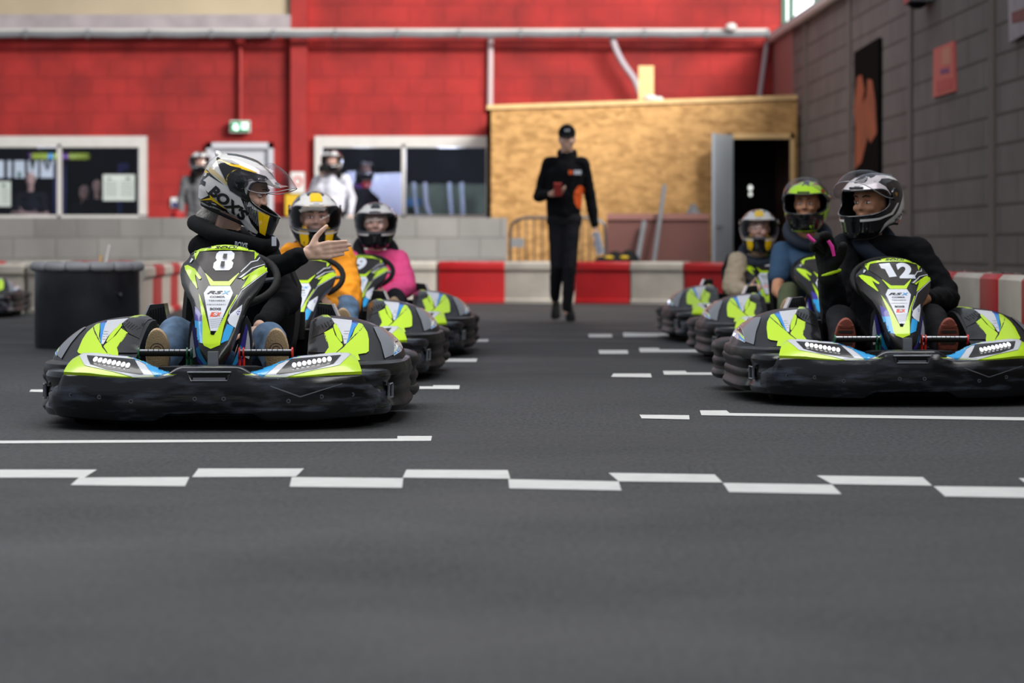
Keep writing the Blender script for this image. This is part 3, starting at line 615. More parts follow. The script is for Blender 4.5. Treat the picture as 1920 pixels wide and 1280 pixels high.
def sectioned(path, section, zs):  # sweep: path of (x,y), section(u)->[(off,z)]
    pts = [Vector((x, y, 0)) for x, y in path]; rings = []; n = len(pts)
    for i, p in enumerate(pts):
        t = (pts[min(i+1, n-1)]-pts[max(i-1, 0)]).normalized(); o = Vector((t.y, -t.x, 0))
        rings.append([p+o*a+Vector((0, 0, z)) for a, z in section(i, p)])
    return rings
NP = [(0, 0), (.08, 0), (.105, .001), (.15, .004), (.19, .008), (.25, .014), (.33, .026), (.40, .043), (.47, .068), (.53, .10), (.58, .14), (.615, .185), (.64, .235)]
def nose_y(x):
    x = abs(x)
    for a, b in zip(NP, NP[1:]):
        if x <= b[0]: return a[1]+(b[1]-a[1])*(x-a[0])/(b[0]-a[0])
    return NP[-1][1]
def kart_parts():
    out = {}
    # front bumper: plate with raised middle over a rounded corner band
    mb = MB()
    hp = spline([(x, y, 0) for x, y in NP], 4); full = [(-p.x, p.y) for p in hp[::-1]]+[(p.x, p.y) for p in hp[1:]]
    def sec(i, p):
        x = abs(p.x)
        zt = .248-.034*sstep(.105, .19, x)+.006*sstep(.2, .5, x)-.045*sstep(.575, .605, x)-.02*sstep(.605, .64, x)
        zb = .062-.028*sstep(.15, .22, x)+.012*sstep(.3, .64, x)+.03*sstep(.61, .64, x)
        m = (zt+zb)/2
        return [(-.09, zb+.01), (-.02, zb), (-.004, zb+.006), (.002, zb+.02), (.008, m-.03), (.009, m+.02), (.004, zt-.016), (-.004, zt-.004), (-.014, zt), (-.09, zt+.002)]
    mb.loft(sectioned(full, sec, 0), 'scuffed_plastic')
    fn = caster(mb, 430, 480, .26558)
    for pl in ([(290, 914), (500, 988), (796, 897), (796, 903), (500, 996), (290, 922)],): mb.decal(pl, fn, 'grey_graphic', 12)
    for sx in (-1, 1):
        for x, z in ((.055, .125), (.30, .115), (.425, .13), (.54, .135)):
            y = nose_y(x)-.008; mb.cyl((sx*x, y+.01, z), (sx*x, y-.004, z), .0085, 'steel', 12); mb.cyl((sx*x, y-.003, z), (sx*x, y-.0055, z), .004, 'matte_black', 8)
    out['nose_bumper'] = mb
    # grip slot
    mb = MB(); mb.box(-.068, .068, -.011, .02, .196, .222, 'matte_black')
    mb.tube([(-.083, -.012, .226), (.083, -.012, .226), (.068, -.012, .194), (-.068, -.012, .194)], .0035, 'aluminium', 8, closed=True)
    mb.box(-.062, .062, -.014, -.008, .196, .206, 'grey_graphic'); out['grip_slot'] = mb
    # corner + side bumpers, three rounded tiers
    def tier(z0, z1, n=6, d=.018): return [(d*math.sin(math.pi*(k+.5)/n)-.004, z0+(z1-z0)*(k+.5)/n) for k in range(n)]
    mb = MB(); p0 = [(.40, .07), (.50, .105), (.575, .16), (.625, .225), (.657, .30), (.668, .37), (.664, .44), (.62, .47)]
    def sec2(i, p):
        r = [(-.10, .05)]+tier(.045, .105, 5, .016)+tier(.11, .165, 5, .006)+tier(.17, .226, 5, .014)+[(-.03, .228), (-.12, .232)]
        return r
    mb.loft(sectioned([(p.x, p.y) for p in spline([(x, y, 0) for x, y in p0], 4)], sec2, 0), 'scuffed_plastic')
    # tow bracket on the corner
    mb.tube([(.672, .31, .165), (.684, .36, .165), (.684, .36, .112), (.672, .31, .112)], .006, 'grey_graphic', 8, closed=True)
    mb.box(.664, .678, .315, .36, .118, .158, 'matte_black')
    out['corner_bumper'] = mb
    mb = MB(); p1 = [(.56, .47), (.65, .47), (.69, .50), (.712, .60), (.722, .80), (.728, 1.05), (.725, 1.22), (.70, 1.31), (.62, 1.33)]
    def sec3(i, p): return [(-.12, .05)]+tier(.045, .10, 5, .02)+tier(.105, .155, 5, .012)+tier(.16, .222, 5, .02)+[(-.02, .226), (-.12, .228)]
    mb.loft(sectioned([(p.x, p.y) for p in spline([(x, y, 0) for x, y in p1], 4)], sec3, 0), 'dusty_plastic'); out['side_bumper'] = mb
    mb = MB(); p2 = [(.62, 1.40), (.70, 1.42), (.735, 1.50), (.742, 1.65), (.735, 1.80), (.70, 1.92), (.62, 1.985), (.4, 2.01), (0, 2.02)]
    hh = [(p.x, p.y) for p in spline([(x, y, 0) for x, y in p2], 4)]; hh = hh+[(-x, y) for x, y in hh[::-1][1:]]
    def sec4(i, p): return [(-.10, .06)]+tier(.055, .11, 5, .02)+tier(.115, .17, 5, .014)+tier(.175, .245, 5, .02)+[(-.03, .25), (-.10, .25)]
    mb.loft(sectioned(hh, sec4, 0), 'dusty_plastic'); out['rear_bumper'] = mb
    # side pod
    mb = MB(); NU, NV = 26, 26; rings = []
    for i in range(NV+1):
        t = i/NV; y = .30+1.06*t
        xi = .345-.03*t if t < .9 else .318+.02*(t-.9)*10
        xo = .60+.122*min(1, sstep(0, .45, t)*1.0)-.03*sstep(.8, 1, t)
        zt = .222+.196*sstep(-.05, .60, t)-.02*sstep(.7, 1, t)
        zl = .222
        ring = [Vector((xi+.002, y, .10))]
        for j in range(NU+1):
            s_ = j/NU
            hgt = (max(0, 1-(s_**3.0)))**.62
            inn = 1-.22*(1-sstep(0, .16, s_))
            if t > .25 and t < .7: inn = 1-.10*(1-sstep(0, .12, s_))
            ring.append(Vector((xi+(xo-xi)*(s_ if s_ < .9 else s_), y+.0, zl+(zt-zl)*hgt*inn)))
        ring.append(Vector((xo+.004, y, .20))); ring.append(Vector((xo-.02, y, .10)))
        rings.append(ring)
    mb.loft(rings, 'black_plastic')
    fn = caster(mb, 540, 560, .18745, .004)
    D = lambda poly, m, c=17: mb.decal(poly, fn, m, c)
    D([(200, 545), (215, 455), (240, 405), (370, 350), (410, 490), (370, 545)], 'gloss_black')
    D([(232, 405), (262, 210), (310, 170), (432, 198), (462, 250), (360, 345), (240, 400)], 'gloss_black')
    for k in range(6):  # grille slots
        x0 = 262+k*30; D([(x0, 330-k*24), (x0+11, 322-k*24), (x0+72-k*4, 262-k*3+46-k*12), (x0+60-k*4, 272-k*3+48-k*12)] if False else [(x0+4, 296-k*14), (x0+16, 288-k*14), (x0+48-k*2, 330-k*12), (x0+36-k*2, 340-k*12)], 'matte_black')
    D([(318, 152), (395, 165), (432, 198), (345, 190)], 'lime')
    D([(432, 200), (640, 222), (635, 260), (600, 400), (582, 455), (560, 460), (545, 380), (505, 300), (460, 245)], 'silver_graphic')
    for k in range(4): D([(560-k*4, 330+k*26), (612-k*7, 330+k*26), (611-k*7, 336+k*26), (560-k*4, 336+k*26)], 'grey_graphic')
    D([(640, 222), (705, 248), (665, 300), (600, 440), (582, 462), (596, 400), (634, 262)], 'blue')
    D([(640, 222), (705, 248), (690, 262), (634, 240)], 'purple')
    D([(470, 250), (488, 262), (535, 370), (543, 430), (530, 440), (490, 390), (458, 300), (455, 270)], 'lime')
    D([(360, 346), (448, 300), (470, 370), (548, 470), (545, 485), (480, 545), (470, 640), (330, 640), (372, 545), (408, 492), (380, 420)], 'lime')
    D([(705, 248), (740, 260), (790, 340), (806, 410), (806, 530), (780, 550), (700, 562), (720, 620), (500, 640), (470, 560), (560, 490), (640, 380), (668, 305)], 'lime')
    D([(756, 276), (762, 282), (700, 350), (640, 408), (520, 520), (500, 540), (490, 540), (560, 470), (640, 395)], 'gloss_black')
    D([(850, 285), (1025, 292), (1060, 345), (1055, 560), (965, 600), (925, 450)], 'grey_graphic')
    D([(1062, 350), (1105, 395), (1140, 490), (1125, 530), (1052, 575)], 'silver_graphic')
    D([(1066, 360), (1100, 400), (1095, 440), (1058, 510)], 'gloss_black')
    D([(1058, 520), (1096, 445), (1104, 425), (1104, 455), (1075, 520), (1058, 540)], 'lime')
    D([(1055, 545), (1080, 520), (1104, 465), (1132, 495), (1118, 525), (1055, 568)], 'blue')
    out['side_pod'] = mb
    # lower skirt of the pod
    mb = MB(); rings = []
    for x, y in [(p.x, p.y) for p in spline([(.40, .30, 0), (.56, .285, 0), (.64, .35, 0), (.70, .48, 0), (.73, .70, 0), (.738, 1.0, 0), (.728, 1.25, 0), (.69, 1.37, 0)], 4)]:
        rings.append([Vector((x-.1, y+.02, .19)), Vector((x, y, .195)), Vector((x+.004, y, .215)), Vector((x-.004, y, .242)), Vector((x-.03, y+.01, .25)), Vector((x-.1, y+.02, .25))])
    mb.loft(rings, 'black_plastic'); out['pod_skirt'] = mb
    # air intake behind the pod
    mb = MB(); mb.prism([(.31, .20), (.312, .36), (.33, .462), (.39, .456), (.418, .39), (.43, .20)], 1.36, 1.50, 'gloss_black')
    for k in range(6): x = .330+k*.011; mb.box(x, x+.005, 1.354, 1.362, .39-.002*k, .448-.003*k, 'matte_black')
    mb.prism([(.388, .458), (.396, .458), (.426, .39), (.418, .39)], 1.35, 1.50, 'silver_graphic')
    out['air_intake'] = mb
    # headlight panel
    mb = MB(); rings = []; B = []; N = 16
    for i in range(N+1):
        t = i/N; x = .127+(.574-.127)*t; yb = nose_y(x)-.006
        zb = .219-.012*math.sin(math.pi*min(1, t*1.3))+.004*t
        ht = .070*sstep(-.05, .52, t)*(1-.20*sstep(.93, 1, t)); xt = x-.035*t
        ring = []
        for j in range(9):
            s_ = j/8; ring.append(Vector((x+(xt-x)*s_, yb+.14*s_*(.3+.7*sstep(0, .5, t)), zb+ht*(s_**.8)+.008*math.sin(math.pi*s_)*min(1, t*4))))
        ring += [ring[8]+Vector((0, .02, -.02)), Vector((xt, yb+.12, .17)), Vector((x, yb+.02, .18))]
        rings.append(ring)
    mb.loft(rings, 'lime'); f0 = caster(mb, 430, 480, .26558, .0014); fn = caster(mb, 430, 480, .26558, .0028); mb.decal([(110, 830), (128, 808), (250, 765), (400, 712), (520, 676), (700, 672), (880, 672), (800, 745), (775, 770), (560, 812), (390, 856), (240, 872), (110, 850)], f0, 'silver_graphic', 12); D = lambda poly, m, c=12: mb.decal(poly, fn, m, c)
    D([(128, 818), (250, 770), (400, 722), (520, 690), (560, 690), (470, 710), (345, 765), (240, 852)], 'blue_light')
    D([(420, 700), (520, 684), (640, 686), (500, 698), (400, 722)], 'purple')
    D([(330, 834), (430, 735), (440, 728), (790, 700), (735, 762), (600, 800), (355, 836)], 'gloss_black')
    for k in range(8): x = 440+k*36; D([(x, 803-k*6.4), (x+20, 800-k*6.4), (x+17, 805-k*6.4), (x-3, 808-k*6.4)], 'silver_graphic')
    out['headlight_panel'] = mb
    lb = MB(); fl = caster(mb, 430, 480, .26558, .0052)
    for k in range(8):
        cx, cy = 458+35.3*k, 776-6.2*k
        lb.decal([(cx+15*math.cos(a), cy+16.5*math.sin(a)) for a in [2*math.pi*q/16 for q in range(16)]], fl, 'led', 40)
    lb.keep = True; out['lamp_strip'] = lb
    # floor tray widened to block light on the ground below, chassis tubes
    mb = MB(); mb.box(-.44, .44, .13, 1.95, .040, .052, 'matte_black')
    for sx in (-1, 1): mb.tube(spline([(sx*.18, .12, .07), (sx*.30, .35, .07), (sx*.31, 1.2, .07), (sx*.34, 1.9, .09)], 4), .016, 'matte_black', 8)
    mb.tube([(-.62, 1.63, .14), (.62, 1.63, .14)], .02, 'steel', 10); mb.tube([(-.55, .47, .125), (.55, .47, .125)], .015, 'matte_black', 8)
    mb.box(-.38, .38, .06, .2, .10, .18, 'black_plastic'); mb.box(-.62, .62, 1.75, 1.95, .08, .2, 'black_plastic'); out['chassis'] = mb
    # top shelf of nose between the headlight panels
    mb = MB(); mb.prism([(-.55, .26), (-.3, .06), (.3, .06), (.55, .26), (.4, .30), (-.4, .30)], .19, .226, 'black_plastic', axis='z')
    mb.prism([(-.20, .05), (.20, .05), (.16, .19), (-.16, .19)], .226, .244, 'black_plastic', axis='z'); out['nose_cover'] = mb
    # seat
    mb = MB(); rings = []
    for k in range(15):
        t = k/14
        if t < .4: u = t/.4; c = Vector((0, 1.02+.36*u, .13-.03*math.sin(math.pi*u))); nrm = Vector((0, -.05, 1))
        else: u = (t-.4)/.6; c = Vector((0, 1.38+.20*u, .12+.52*u)); nrm = Vector((0, -1, .3))
        hw = .19+.045*sstep(.2, .7, t)-.05*sstep(.85, 1, t); dp = .05+.12*math.sin(math.pi*min(1, t*1.05)); ring = []
        nrm.normalize()
        for j in range(13):
            a = -1+2*j/12; ring.append(c+Vector((hw*a, 0, 0))+nrm*dp*abs(a)**2.6)
        for j in range(12, -1, -1):
            a = -1+2*j/12; ring.append(c+Vector((hw*a*1.08, 0, 0))+nrm*(dp*abs(a)**2.6-.02))
        rings.append(ring)
    mb.loft(rings, 'matte_black'); out['seat'] = mb
    mb = MB(); mb.box(-.30, .30, 1.62, 1.9, .14, .34, 'matte_black'); mb.cyl((.2, 1.6, .3), (.2, 1.6, .42), .06, 'black_plastic'); mb.box(-.05, .18, 1.64, 1.86, .34, .42, 'steel'); out['engine'] = mb
    # steering wheel
    mb = MB(); c = Vector((.02, .82, .572)); ax = Vector((0, -.62, .78)).normalized(); u = Vector((1, 0, 0)); v = ax.cross(u)
    pts = []
    for k in range(40):
        a = 2*math.pi*k/40; r = .172*(1-.10*max(0, math.sin(a))**6*0); pts.append(c+u*r*math.cos(a)*1.02+v*r*math.sin(a)*(.97))
    mb.tube(pts, .0155, 'rubber', 12, closed=True)
    for a in (0, math.pi, 1.5*math.pi): mb.tube([c-ax*.03, c+(u*math.cos(a)+v*math.sin(a))*.165], [.014, .009], 'steel', 8)
    mb.cyl(c-ax*.05, c+ax*.015, .035, 'matte_black'); mb.tube([c, Vector((0, .36, .25)), Vector((0, .2, .12))], .012, 'steel', 8); out['steering_wheel'] = mb
    # pedals: red on the right of the picture, green on the left
    for nm, sx, m in (('pedal', 1, 'red_plastic'), ('brake_pedal', -1, 'green_plastic')):
        mb = MB(); xa, xb = (.088, .295) if sx > 0 else (-.10, -.305)
        mb.cyl((xa, .295, .288), (xb, .295, .288), .0125, 'matte_black', 14); mb.cyl((xa, .293, .296), (xb, .293, .296), .0075, 'aluminium', 10)
        for k in range(7): x = xa+(xb-xa)*(.22+.1*k); mb.cyl((x-.0012, .293, .296), (x+.0012, .293, .296), .0088, 'matte_black', 10)
        for x, r in ((xa, .023), (xa+sx*.016, .023), (xb, .023)): mb.cyl((x-.003, .295, .288), (x+.003, .295, .288), r, m, 16)
        for x in (xa, xa+sx*.016): mb.tube([(x, .295, .288), (x, .30, .2), (x, .31, .06)], .006, m, 8)
        out[nm] = mb
    # post and lower fins
    mb = MB(); mb.box(-.020, .020, .13, .16, .20, .30, 'aluminium'); out['post'] = mb
    mb = MB()
    for sx in (-1, 1):
        pl = [(.055, .215), (.075, .26), (.10, .33), (.118, .405), (.14, .43), (.162, .40), (.172, .33), (.168, .25), (.16, .215)]
        mb.prism([(sx*x*.74, z) for x, z in pl], .42, .45, 'gloss_black')
        mb.prism([(sx*x*.74, z) for x, z in [(.085, .225), (.10, .29), (.125, .36), (.14, .40), (.15, .38), (.13, .30), (.12, .25)]], .414, .421, 'purple')
        mb.prism([(sx*x*.74, z) for x, z in [(.06, .228), (.082, .235), (.118, .27), (.13, .30), (.108, .315), (.08, .26)]], .412, .4205, 'blue_light')
        mb.prism([(sx*x*.74, z) for x, z in [(.128, .27), (.14, .33), (.149, .375), (.158, .34), (.162, .28), (.155, .26)]], .412, .4205, 'white_graphic')
    out['floor_cowl'] = mb
    # tyres
    def tyre(x, y, r, w):
        mb = MB(); pr = [(r*.55, -w/2+.01), (r*.85, -w/2), (r*.97, -w/2+.012), (r, -w/2+.03), (r, w/2-.03), (r*.97, w/2-.012), (r*.85, w/2), (r*.55, w/2-.01)]
        mb.loft([[Vector((x+b, y+a*math.cos(q), r+a*math.sin(q))) for q in [2*math.pi*k/32 for k in range(32)]] for a, b in pr], 'rubber'); 
        mb.cyl((x-w*.3, y, r), (x+w*.3, y, r), r*.5, 'steel', 20); return mb
    out['tyres'] = [tyre(-.52, .47, .128, .13), tyre(.52, .47, .128, .13), tyre(-.56, 1.63, .139, .2), tyre(.56, 1.63, .139, .2)]
    return out
def fairing(number):
    rows = [(.252, .165, .014, .03), (.268, .172, .036, .04), (.300, .186, .057, .045), (.326, .20, .066, .05), (.38, .245, .082, .065), (.436, .29, .096, .08), (.470, .325, .107, .09), (.496, .35, .118, .10), (.53, .39, .142, .11),
            (.566, .43, .163, .12), (.592, .46, .171, .125), (.615, .485, .173, .125), (.646, .52, .165, .115), (.668, .545, .154, .10), (.689, .565, .144, .08), (.704, .575, .139, .06), (.711, .59, .130, .05), (.712, .62, .115, .05)]
    mb = MB(); rings = []; NX = 24
    for z, y, hw, sw in rows:
        fr = []; sg = .028*sstep(.62, .70, z)
        for j in range(NX+1):
            s_ = -1+2*j/NX; a = abs(s_)
            fr.append(Vector((hw*s_, y+sw*.55*a**3.2+.02*sstep(.45, .75, a)*sstep(.5, .6, z), z-sg*a*a)))
        bk = [Vector((hw*1.0, y+sw*.55+.03, z-sg-.012)), Vector((hw*.94, y+sw+.05, z-sg-.02)), Vector((0, y+sw+.06, z-.03)), Vector((-hw*.94, y+sw+.05, z-sg-.02)), Vector((-hw, y+sw*.55+.03, z-sg-.012))]
        rings.append(fr+bk)
    mb.loft(rings, 'gloss_black')
    fn = caster(mb, 330, 440, .2032); D = lambda poly, m, c=22: mb.decal(poly, fn, m, c)
    fn2 = caster(mb, 330, 440, .2032, .0040); T = lambda poly, m, c=22: mb.decal(poly, fn2, m, c)
    D([(222, 158), (718, 158), (715, 235), (590, 345), (482, 430), (345, 430), (270, 350), (185, 235)], 'dark_graphic')
    D([(168, 152), (195, 128), (300, 106), (450, 97), (600, 103), (730, 125), (778, 148), (722, 158), (600, 146), (450, 141), (320, 146), (222, 156)], 'lime')
    D([(168, 150), (222, 150), (180, 238)], 'lime'); D([(722, 150), (778, 148), (722, 236)], 'lime')
    D([(80, 290), (110, 282), (180, 318), (235, 400), (225, 415), (212, 408), (178, 365), (185, 420), (203, 495), (195, 498), (130, 405), (88, 325)], 'lime')
    D([(852, 295), (830, 282), (760, 310), (620, 395), (606, 408), (622, 418), (682, 368), (660, 400), (598, 505), (640, 478), (852, 322)], 'lime')
    D([(268, 355), (278, 362), (345, 432), (485, 432), (582, 352), (580, 362), (497, 472), (318, 472)], 'lime')
    D([(300, 476), (500, 476), (526, 540), (378, 890), (318, 890), (258, 540)], 'white_graphic')
    D([(212, 540), (225, 570), (255, 660), (310, 880), (330, 928), (350, 928), (375, 890), (480, 690), (560, 555), (568, 560), (488, 700), (440, 850), (405, 1020), (320, 1055), (262, 1025), (248, 1000), (240, 760)], 'lime')
    D([(180, 660), (205, 690), (240, 740), (246, 800), (210, 800), (178, 790)], 'purple'); D([(178, 790), (246, 800), (247, 1005), (195, 985), (182, 900)], 'blue_light')
    D([(608, 645), (600, 700), (545, 860), (490, 825), (475, 790), (500, 735)], 'white_graphic'); D([(592, 680), (588, 720), (565, 748), (552, 720)], 'purple')
    D([(470, 825), (530, 850), (500, 930), (480, 975), (412, 1005), (440, 900)], 'blue_light')
    D([(797, 158), (815, 165), (833, 268), (690, 312), (600, 395), (560, 405), (630, 310), (680, 270), (740, 245)], 'black_plastic')
    for pl in ([(800, 165), (815, 200), (812, 225), (798, 215)], [(745, 240), (792, 170), (796, 176), (752, 248), (690, 262), (600, 350), (590, 350), (685, 252)], [(833, 268), (840, 274), (700, 318), (600, 402), (575, 404), (690, 312)], [(606, 512), (855, 322), (855, 330), (606, 522), (500, 700), (492, 740), (486, 740), (494, 700)], [(150, 220), (165, 232), (140, 262), (128, 262)]): T(pl, 'silver_graphic')
    mb.cyl((-.085+.0, 0, 0), (-.084, 0, 0), .0001, 'ink', 3) if False else None
    t = lambda txt, x, y, h, m, **k: mb.text(txt, x, y, h, fn2, m, 22, **k)
    if number == '8':
        T([(400, 158), (512, 155), (540, 180), (535, 225), (512, 245), (530, 265), (518, 310), (490, 333), (365, 335), (342, 310), (350, 265), (378, 243), (366, 220), (375, 180)], 'white_graphic')
        fh = caster(mb, 330, 440, .2032, .0052)
        for q in ([(440, 182), (475, 182), (468, 222), (432, 222)], [(418, 252), (452, 252), (446, 300), (410, 300)]): mb.decal(q, fh, 'dark_graphic', 22)
    elif number == '9': t('9', 436, 244, 172, 'white_graphic', wid=160, bold=.055, shear=.1)
    elif number == '12': T([(292, 170), (400, 160), (436, 325), (352, 335), (335, 235), (300, 226)], 'white_graphic'); t('2', 548, 252, 168, 'white_graphic', wid=172, bold=.05)
    elif number == '1': t('1', 470, 244, 165, 'white_graphic', wid=95, bold=.05)
    t('SODI', 468, 121, 22, 'ink', wid=215, bold=.02, shear=.3)
    t('RS', 360, 537, 26, 'ink', wid=150, bold=.03, shear=.4); t('X', 462, 537, 30, 'blue_light', wid=85, bold=.03, shear=.4)
    t('COMER', 383, 578, 17, 'ink', wid=140, bold=.02); t('TEKNEEX', 378, 612, 13, 'ink', wid=155, bold=.01); t('MENORRETI', 372, 649, 10, 'ink', wid=168, bold=.0); t('BOXS', 366, 689, 20, 'ink', wid=102, bold=.04)
    D([(328, 717), (420, 717), (402, 760), (312, 760)], 'orange_red'); t('S', 366, 738, 24, 'white_graphic', wid=44, bold=.04, shear=.2)
    for k in range(5): y = 780+k*18; T([(306+k*4, y+4), (446-k*9, y-14+k), (444-k*9, y-10+k), (306+k*4, y+9)], 'silver_graphic')
    h = fn(336, 912)
    if h is not None: mb.cyl(h+Vector((0, .01, 0)), h+Vector((0, -.005, .002)), .0075, 'matte_black', 14)
    mb.build_it = True
    return mb
KP = kart_parts(); FA = {n: fairing(n) for n in ('8', '9', '12', '1', '')}
def build_base_kart(loc, rz, number, label, empty_seat=False):
    r = empty('racing_kart', loc, rz); tag(r, label, 'racing kart', 'electric karts lined up on the grid')
    o = KP['nose_bumper'].build('nose_bumper', r); KP['grip_slot'].build('grip_slot', o)
    for k in ('nose_cover', 'rear_bumper', 'chassis', 'seat', 'engine', 'steering_wheel', 'post', 'floor_cowl'): KP[k].build({'floor_cowl': 'lower_cowl', 'post': 'steering_post'}.get(k, k), r)
    tag(KP['pedal'].build('pedal', r), 'red pedal bar'); tag(KP['brake_pedal'].build('pedal', r), 'green pedal bar')
    for sx in (1, -1):
        g = (lambda k: KP[k]) if sx > 0 else (lambda k: KP[k].mirror())
        g('corner_bumper').build('corner_bumper', r); g('side_bumper').build('side_bumper', r)
        p = g('side_pod').build('side_pod', r); g('pod_skirt').build('pod_skirt', p); g('air_intake').build('air_intake', r)
        h = g('headlight_panel').build('headlight_panel', r); l = g('lamp_strip'); l.keep = True; l.build('lamp_strip', h)
    for t in KP['tyres']: t.build('wheel', r)
    return r
def copy_tree(o, parent=None):
    c = o.copy(); C.objects.link(c)
    if parent: c.parent = parent
    for ch in [x for x in bpy.data.objects if x.parent == o]: copy_tree(ch, c)
    return c
karts = [('8', (-1.437, 10.8, 0), .033, 'racing kart number 8 nearest in the left row, lime black and blue'), ('', (-1.50, 14.55, 0), .02, 'middle kart of the left row, number hidden, driver in orange jacket'), ('9', (-1.46, 17.95, 0), .02, 'farthest kart of the left row, number 9, driver in pink'),
         ('12', (1.437, 12.45, 0), .03, 'racing kart number 12 nearest in the right row'), ('', (1.465, 16.7, 0), .03, 'middle kart of the right row, driver in blue shirt'), ('1', (1.36, 20.7, 0), .03, 'farthest kart of the right row, driver in beige jacket'),
         ('', (-6.42, 28.0, 0), .1, 'empty dark kart cut off at the left picture edge')]
base = build_base_kart(karts[0][1], karts[0][2], '8', karts[0][3]); roots = [base]
for n, loc, rz, lb in karts[1:]:
    c = copy_tree(base); c.location = loc; c.rotation_euler = (0, 0, rz); c['label'] = lb; roots.append(c)
for i, ((n, loc, rz, lb), r) in enumerate(zip(karts, roots)):
    fo = FA[n].build('front_fairing', r)
    if i:  # the other columns are reclined a little further
        pv = Matrix.Translation((0, .17, .265)); fo.matrix_local = Matrix.Translation((0, 0, -.008)) @ pv @ Matrix.Rotation(math.radians(-6.5), 4, 'X') @ pv.inverted()
        for ch in bpy.data.objects:
            if ch.parent == r and ch.name.startswith('steering_wheel'): ch.location = (0, .02, -.03)
# ---------------------------------------------------------------- helmet
HT = [(-.150, .172, .145, .100), (-.147, .178, .150, .110), (-.12, .187, .170, .123), (-.06, .188, .186, .135), (-.024, .184, .190, .139), (.03, .168, .191, .140), (.06, .150, .188, .134), (.085, .128, .180, .121), (.105, .104, .166, .105), (.122, .078, .142, .084), (.134, .052, .112, .062), (.143, .024, .075, .038), (.148, 0.001, .03, .012)]
def hm(az, z, lift=0., sc_=1.):  # azimuth degrees (0 front, + wearer's left), height -> point in helmet space
    Fz, Bz, Wz = lerp_tab(HT, z); a = math.radians(az); c, s_ = math.cos(a), math.sin(a)
    n = 2.25; ex = (Fz if c > 0 else Bz)
    r = (abs(c/max(ex, 1e-4))**n+abs(s_/max(Wz, 1e-4))**n)**(-1/n)
    aa = abs(az); lf = .048*sstep(25, 75, aa)-.016*sstep(100, 160, aa)
    p = Vector((r*c, r*s_, z+lf*max(0, min(1, (-z-.05)/.1)))); q = p.normalized() if p.length else p
    return (p+q*lift)*sc_
def port(az, z): return (abs(az)/74)**3.2+(abs(z-.022-(.012*(abs(az)/74)**2))/.060)**3.2
def shell(m, sc_=1., hole=True, kport=1.):
    mb = MB(); NA = 96; zs = [-.150+.0047*i for i in range(62)]+[.143, .1465, .148]
    zs = sorted(set(z for z in zs if z <= .141))+[.144, .1465, .148]
    idx = {}; 
    def fit(az, z):
        if not hole: return az, z
        v = port(az, z)**(1/3.2)/kport
        if .0 < v < 1.0 and v > .90: s_ = 1/v; return az*s_, .022+(z-.022)*s_
        return az, z
    for i, z in enumerate(zs):
        for j in range(NA):
            az = 360*j/NA; az = az-360 if az > 180 else az; a2, z2 = fit(az, z); idx[(i, j)] = len(mb.v); mb.v.append(hm(a2, min(.148, z2), 0, sc_))
    top = len(mb.v); mb.v.append(Vector((-.02, 0, .149))*sc_)
    for i in range(len(zs)-1):
        for j in range(NA):
            k = (j+1) % NA; az = 360*(j+.5)/NA; az = az-360 if az > 180 else az
            if hole and port(az, (zs[i]+zs[i+1])/2)**(1/3.2) < kport*.96: continue
            mb.f.append((idx[(i, j)], idx[(i, k)], idx[(i+1, k)], idx[(i+1, j)])); mb.m.append(m)
    L = len(zs)-1
    for j in range(NA): mb.f.append((idx[(L, j)], idx[(L, (j+1) % NA)], top)); mb.m.append(m)
    return mb
_sh = None
def side_fn(tree, sy, lift):
    def fn(a, b):
        h, n, i, t = tree.ray_cast(Vector((a, sy*.4, b)), Vector((0, -sy, 0)))
        if h is None: return None
        if n.y*sy < 0: n = -n
        return h+n*lift
    return fn
def front_fn(tree, lift):
    def fn(a, b):  # a = sideways (picture right), b = up, seen from ahead
        h, n, i, t = tree.ray_cast(Vector((.5, a, b)), Vector((-1, 0, 0)))
        if h is None: return None
        if n.x < 0: n = -n
        return h+n*lift
    return fn
def top_fn(tree, lift):
    def fn(a, b):
        h, n, i, t = tree.ray_cast(Vector((a, b, .5)), Vector((0, 0, -1)))
        if h is None: return None
        return h+(n if n.z > 0 else -n)*lift
    return fn
def hp(px, py):  # side drawing of the nearest helmet -> helmet plane
    dx, dy = px-447, py-368; c, s_ = math.cos(math.radians(24)), math.sin(math.radians(24)); k = 12.15/F
    return ((dx*c+dy*s_)*k-.015, (dx*s_-dy*c)*k-.031)
def hz(x, y): return hp(320+x*.2187, 220+y*.2187)   # from the enlarged drawing
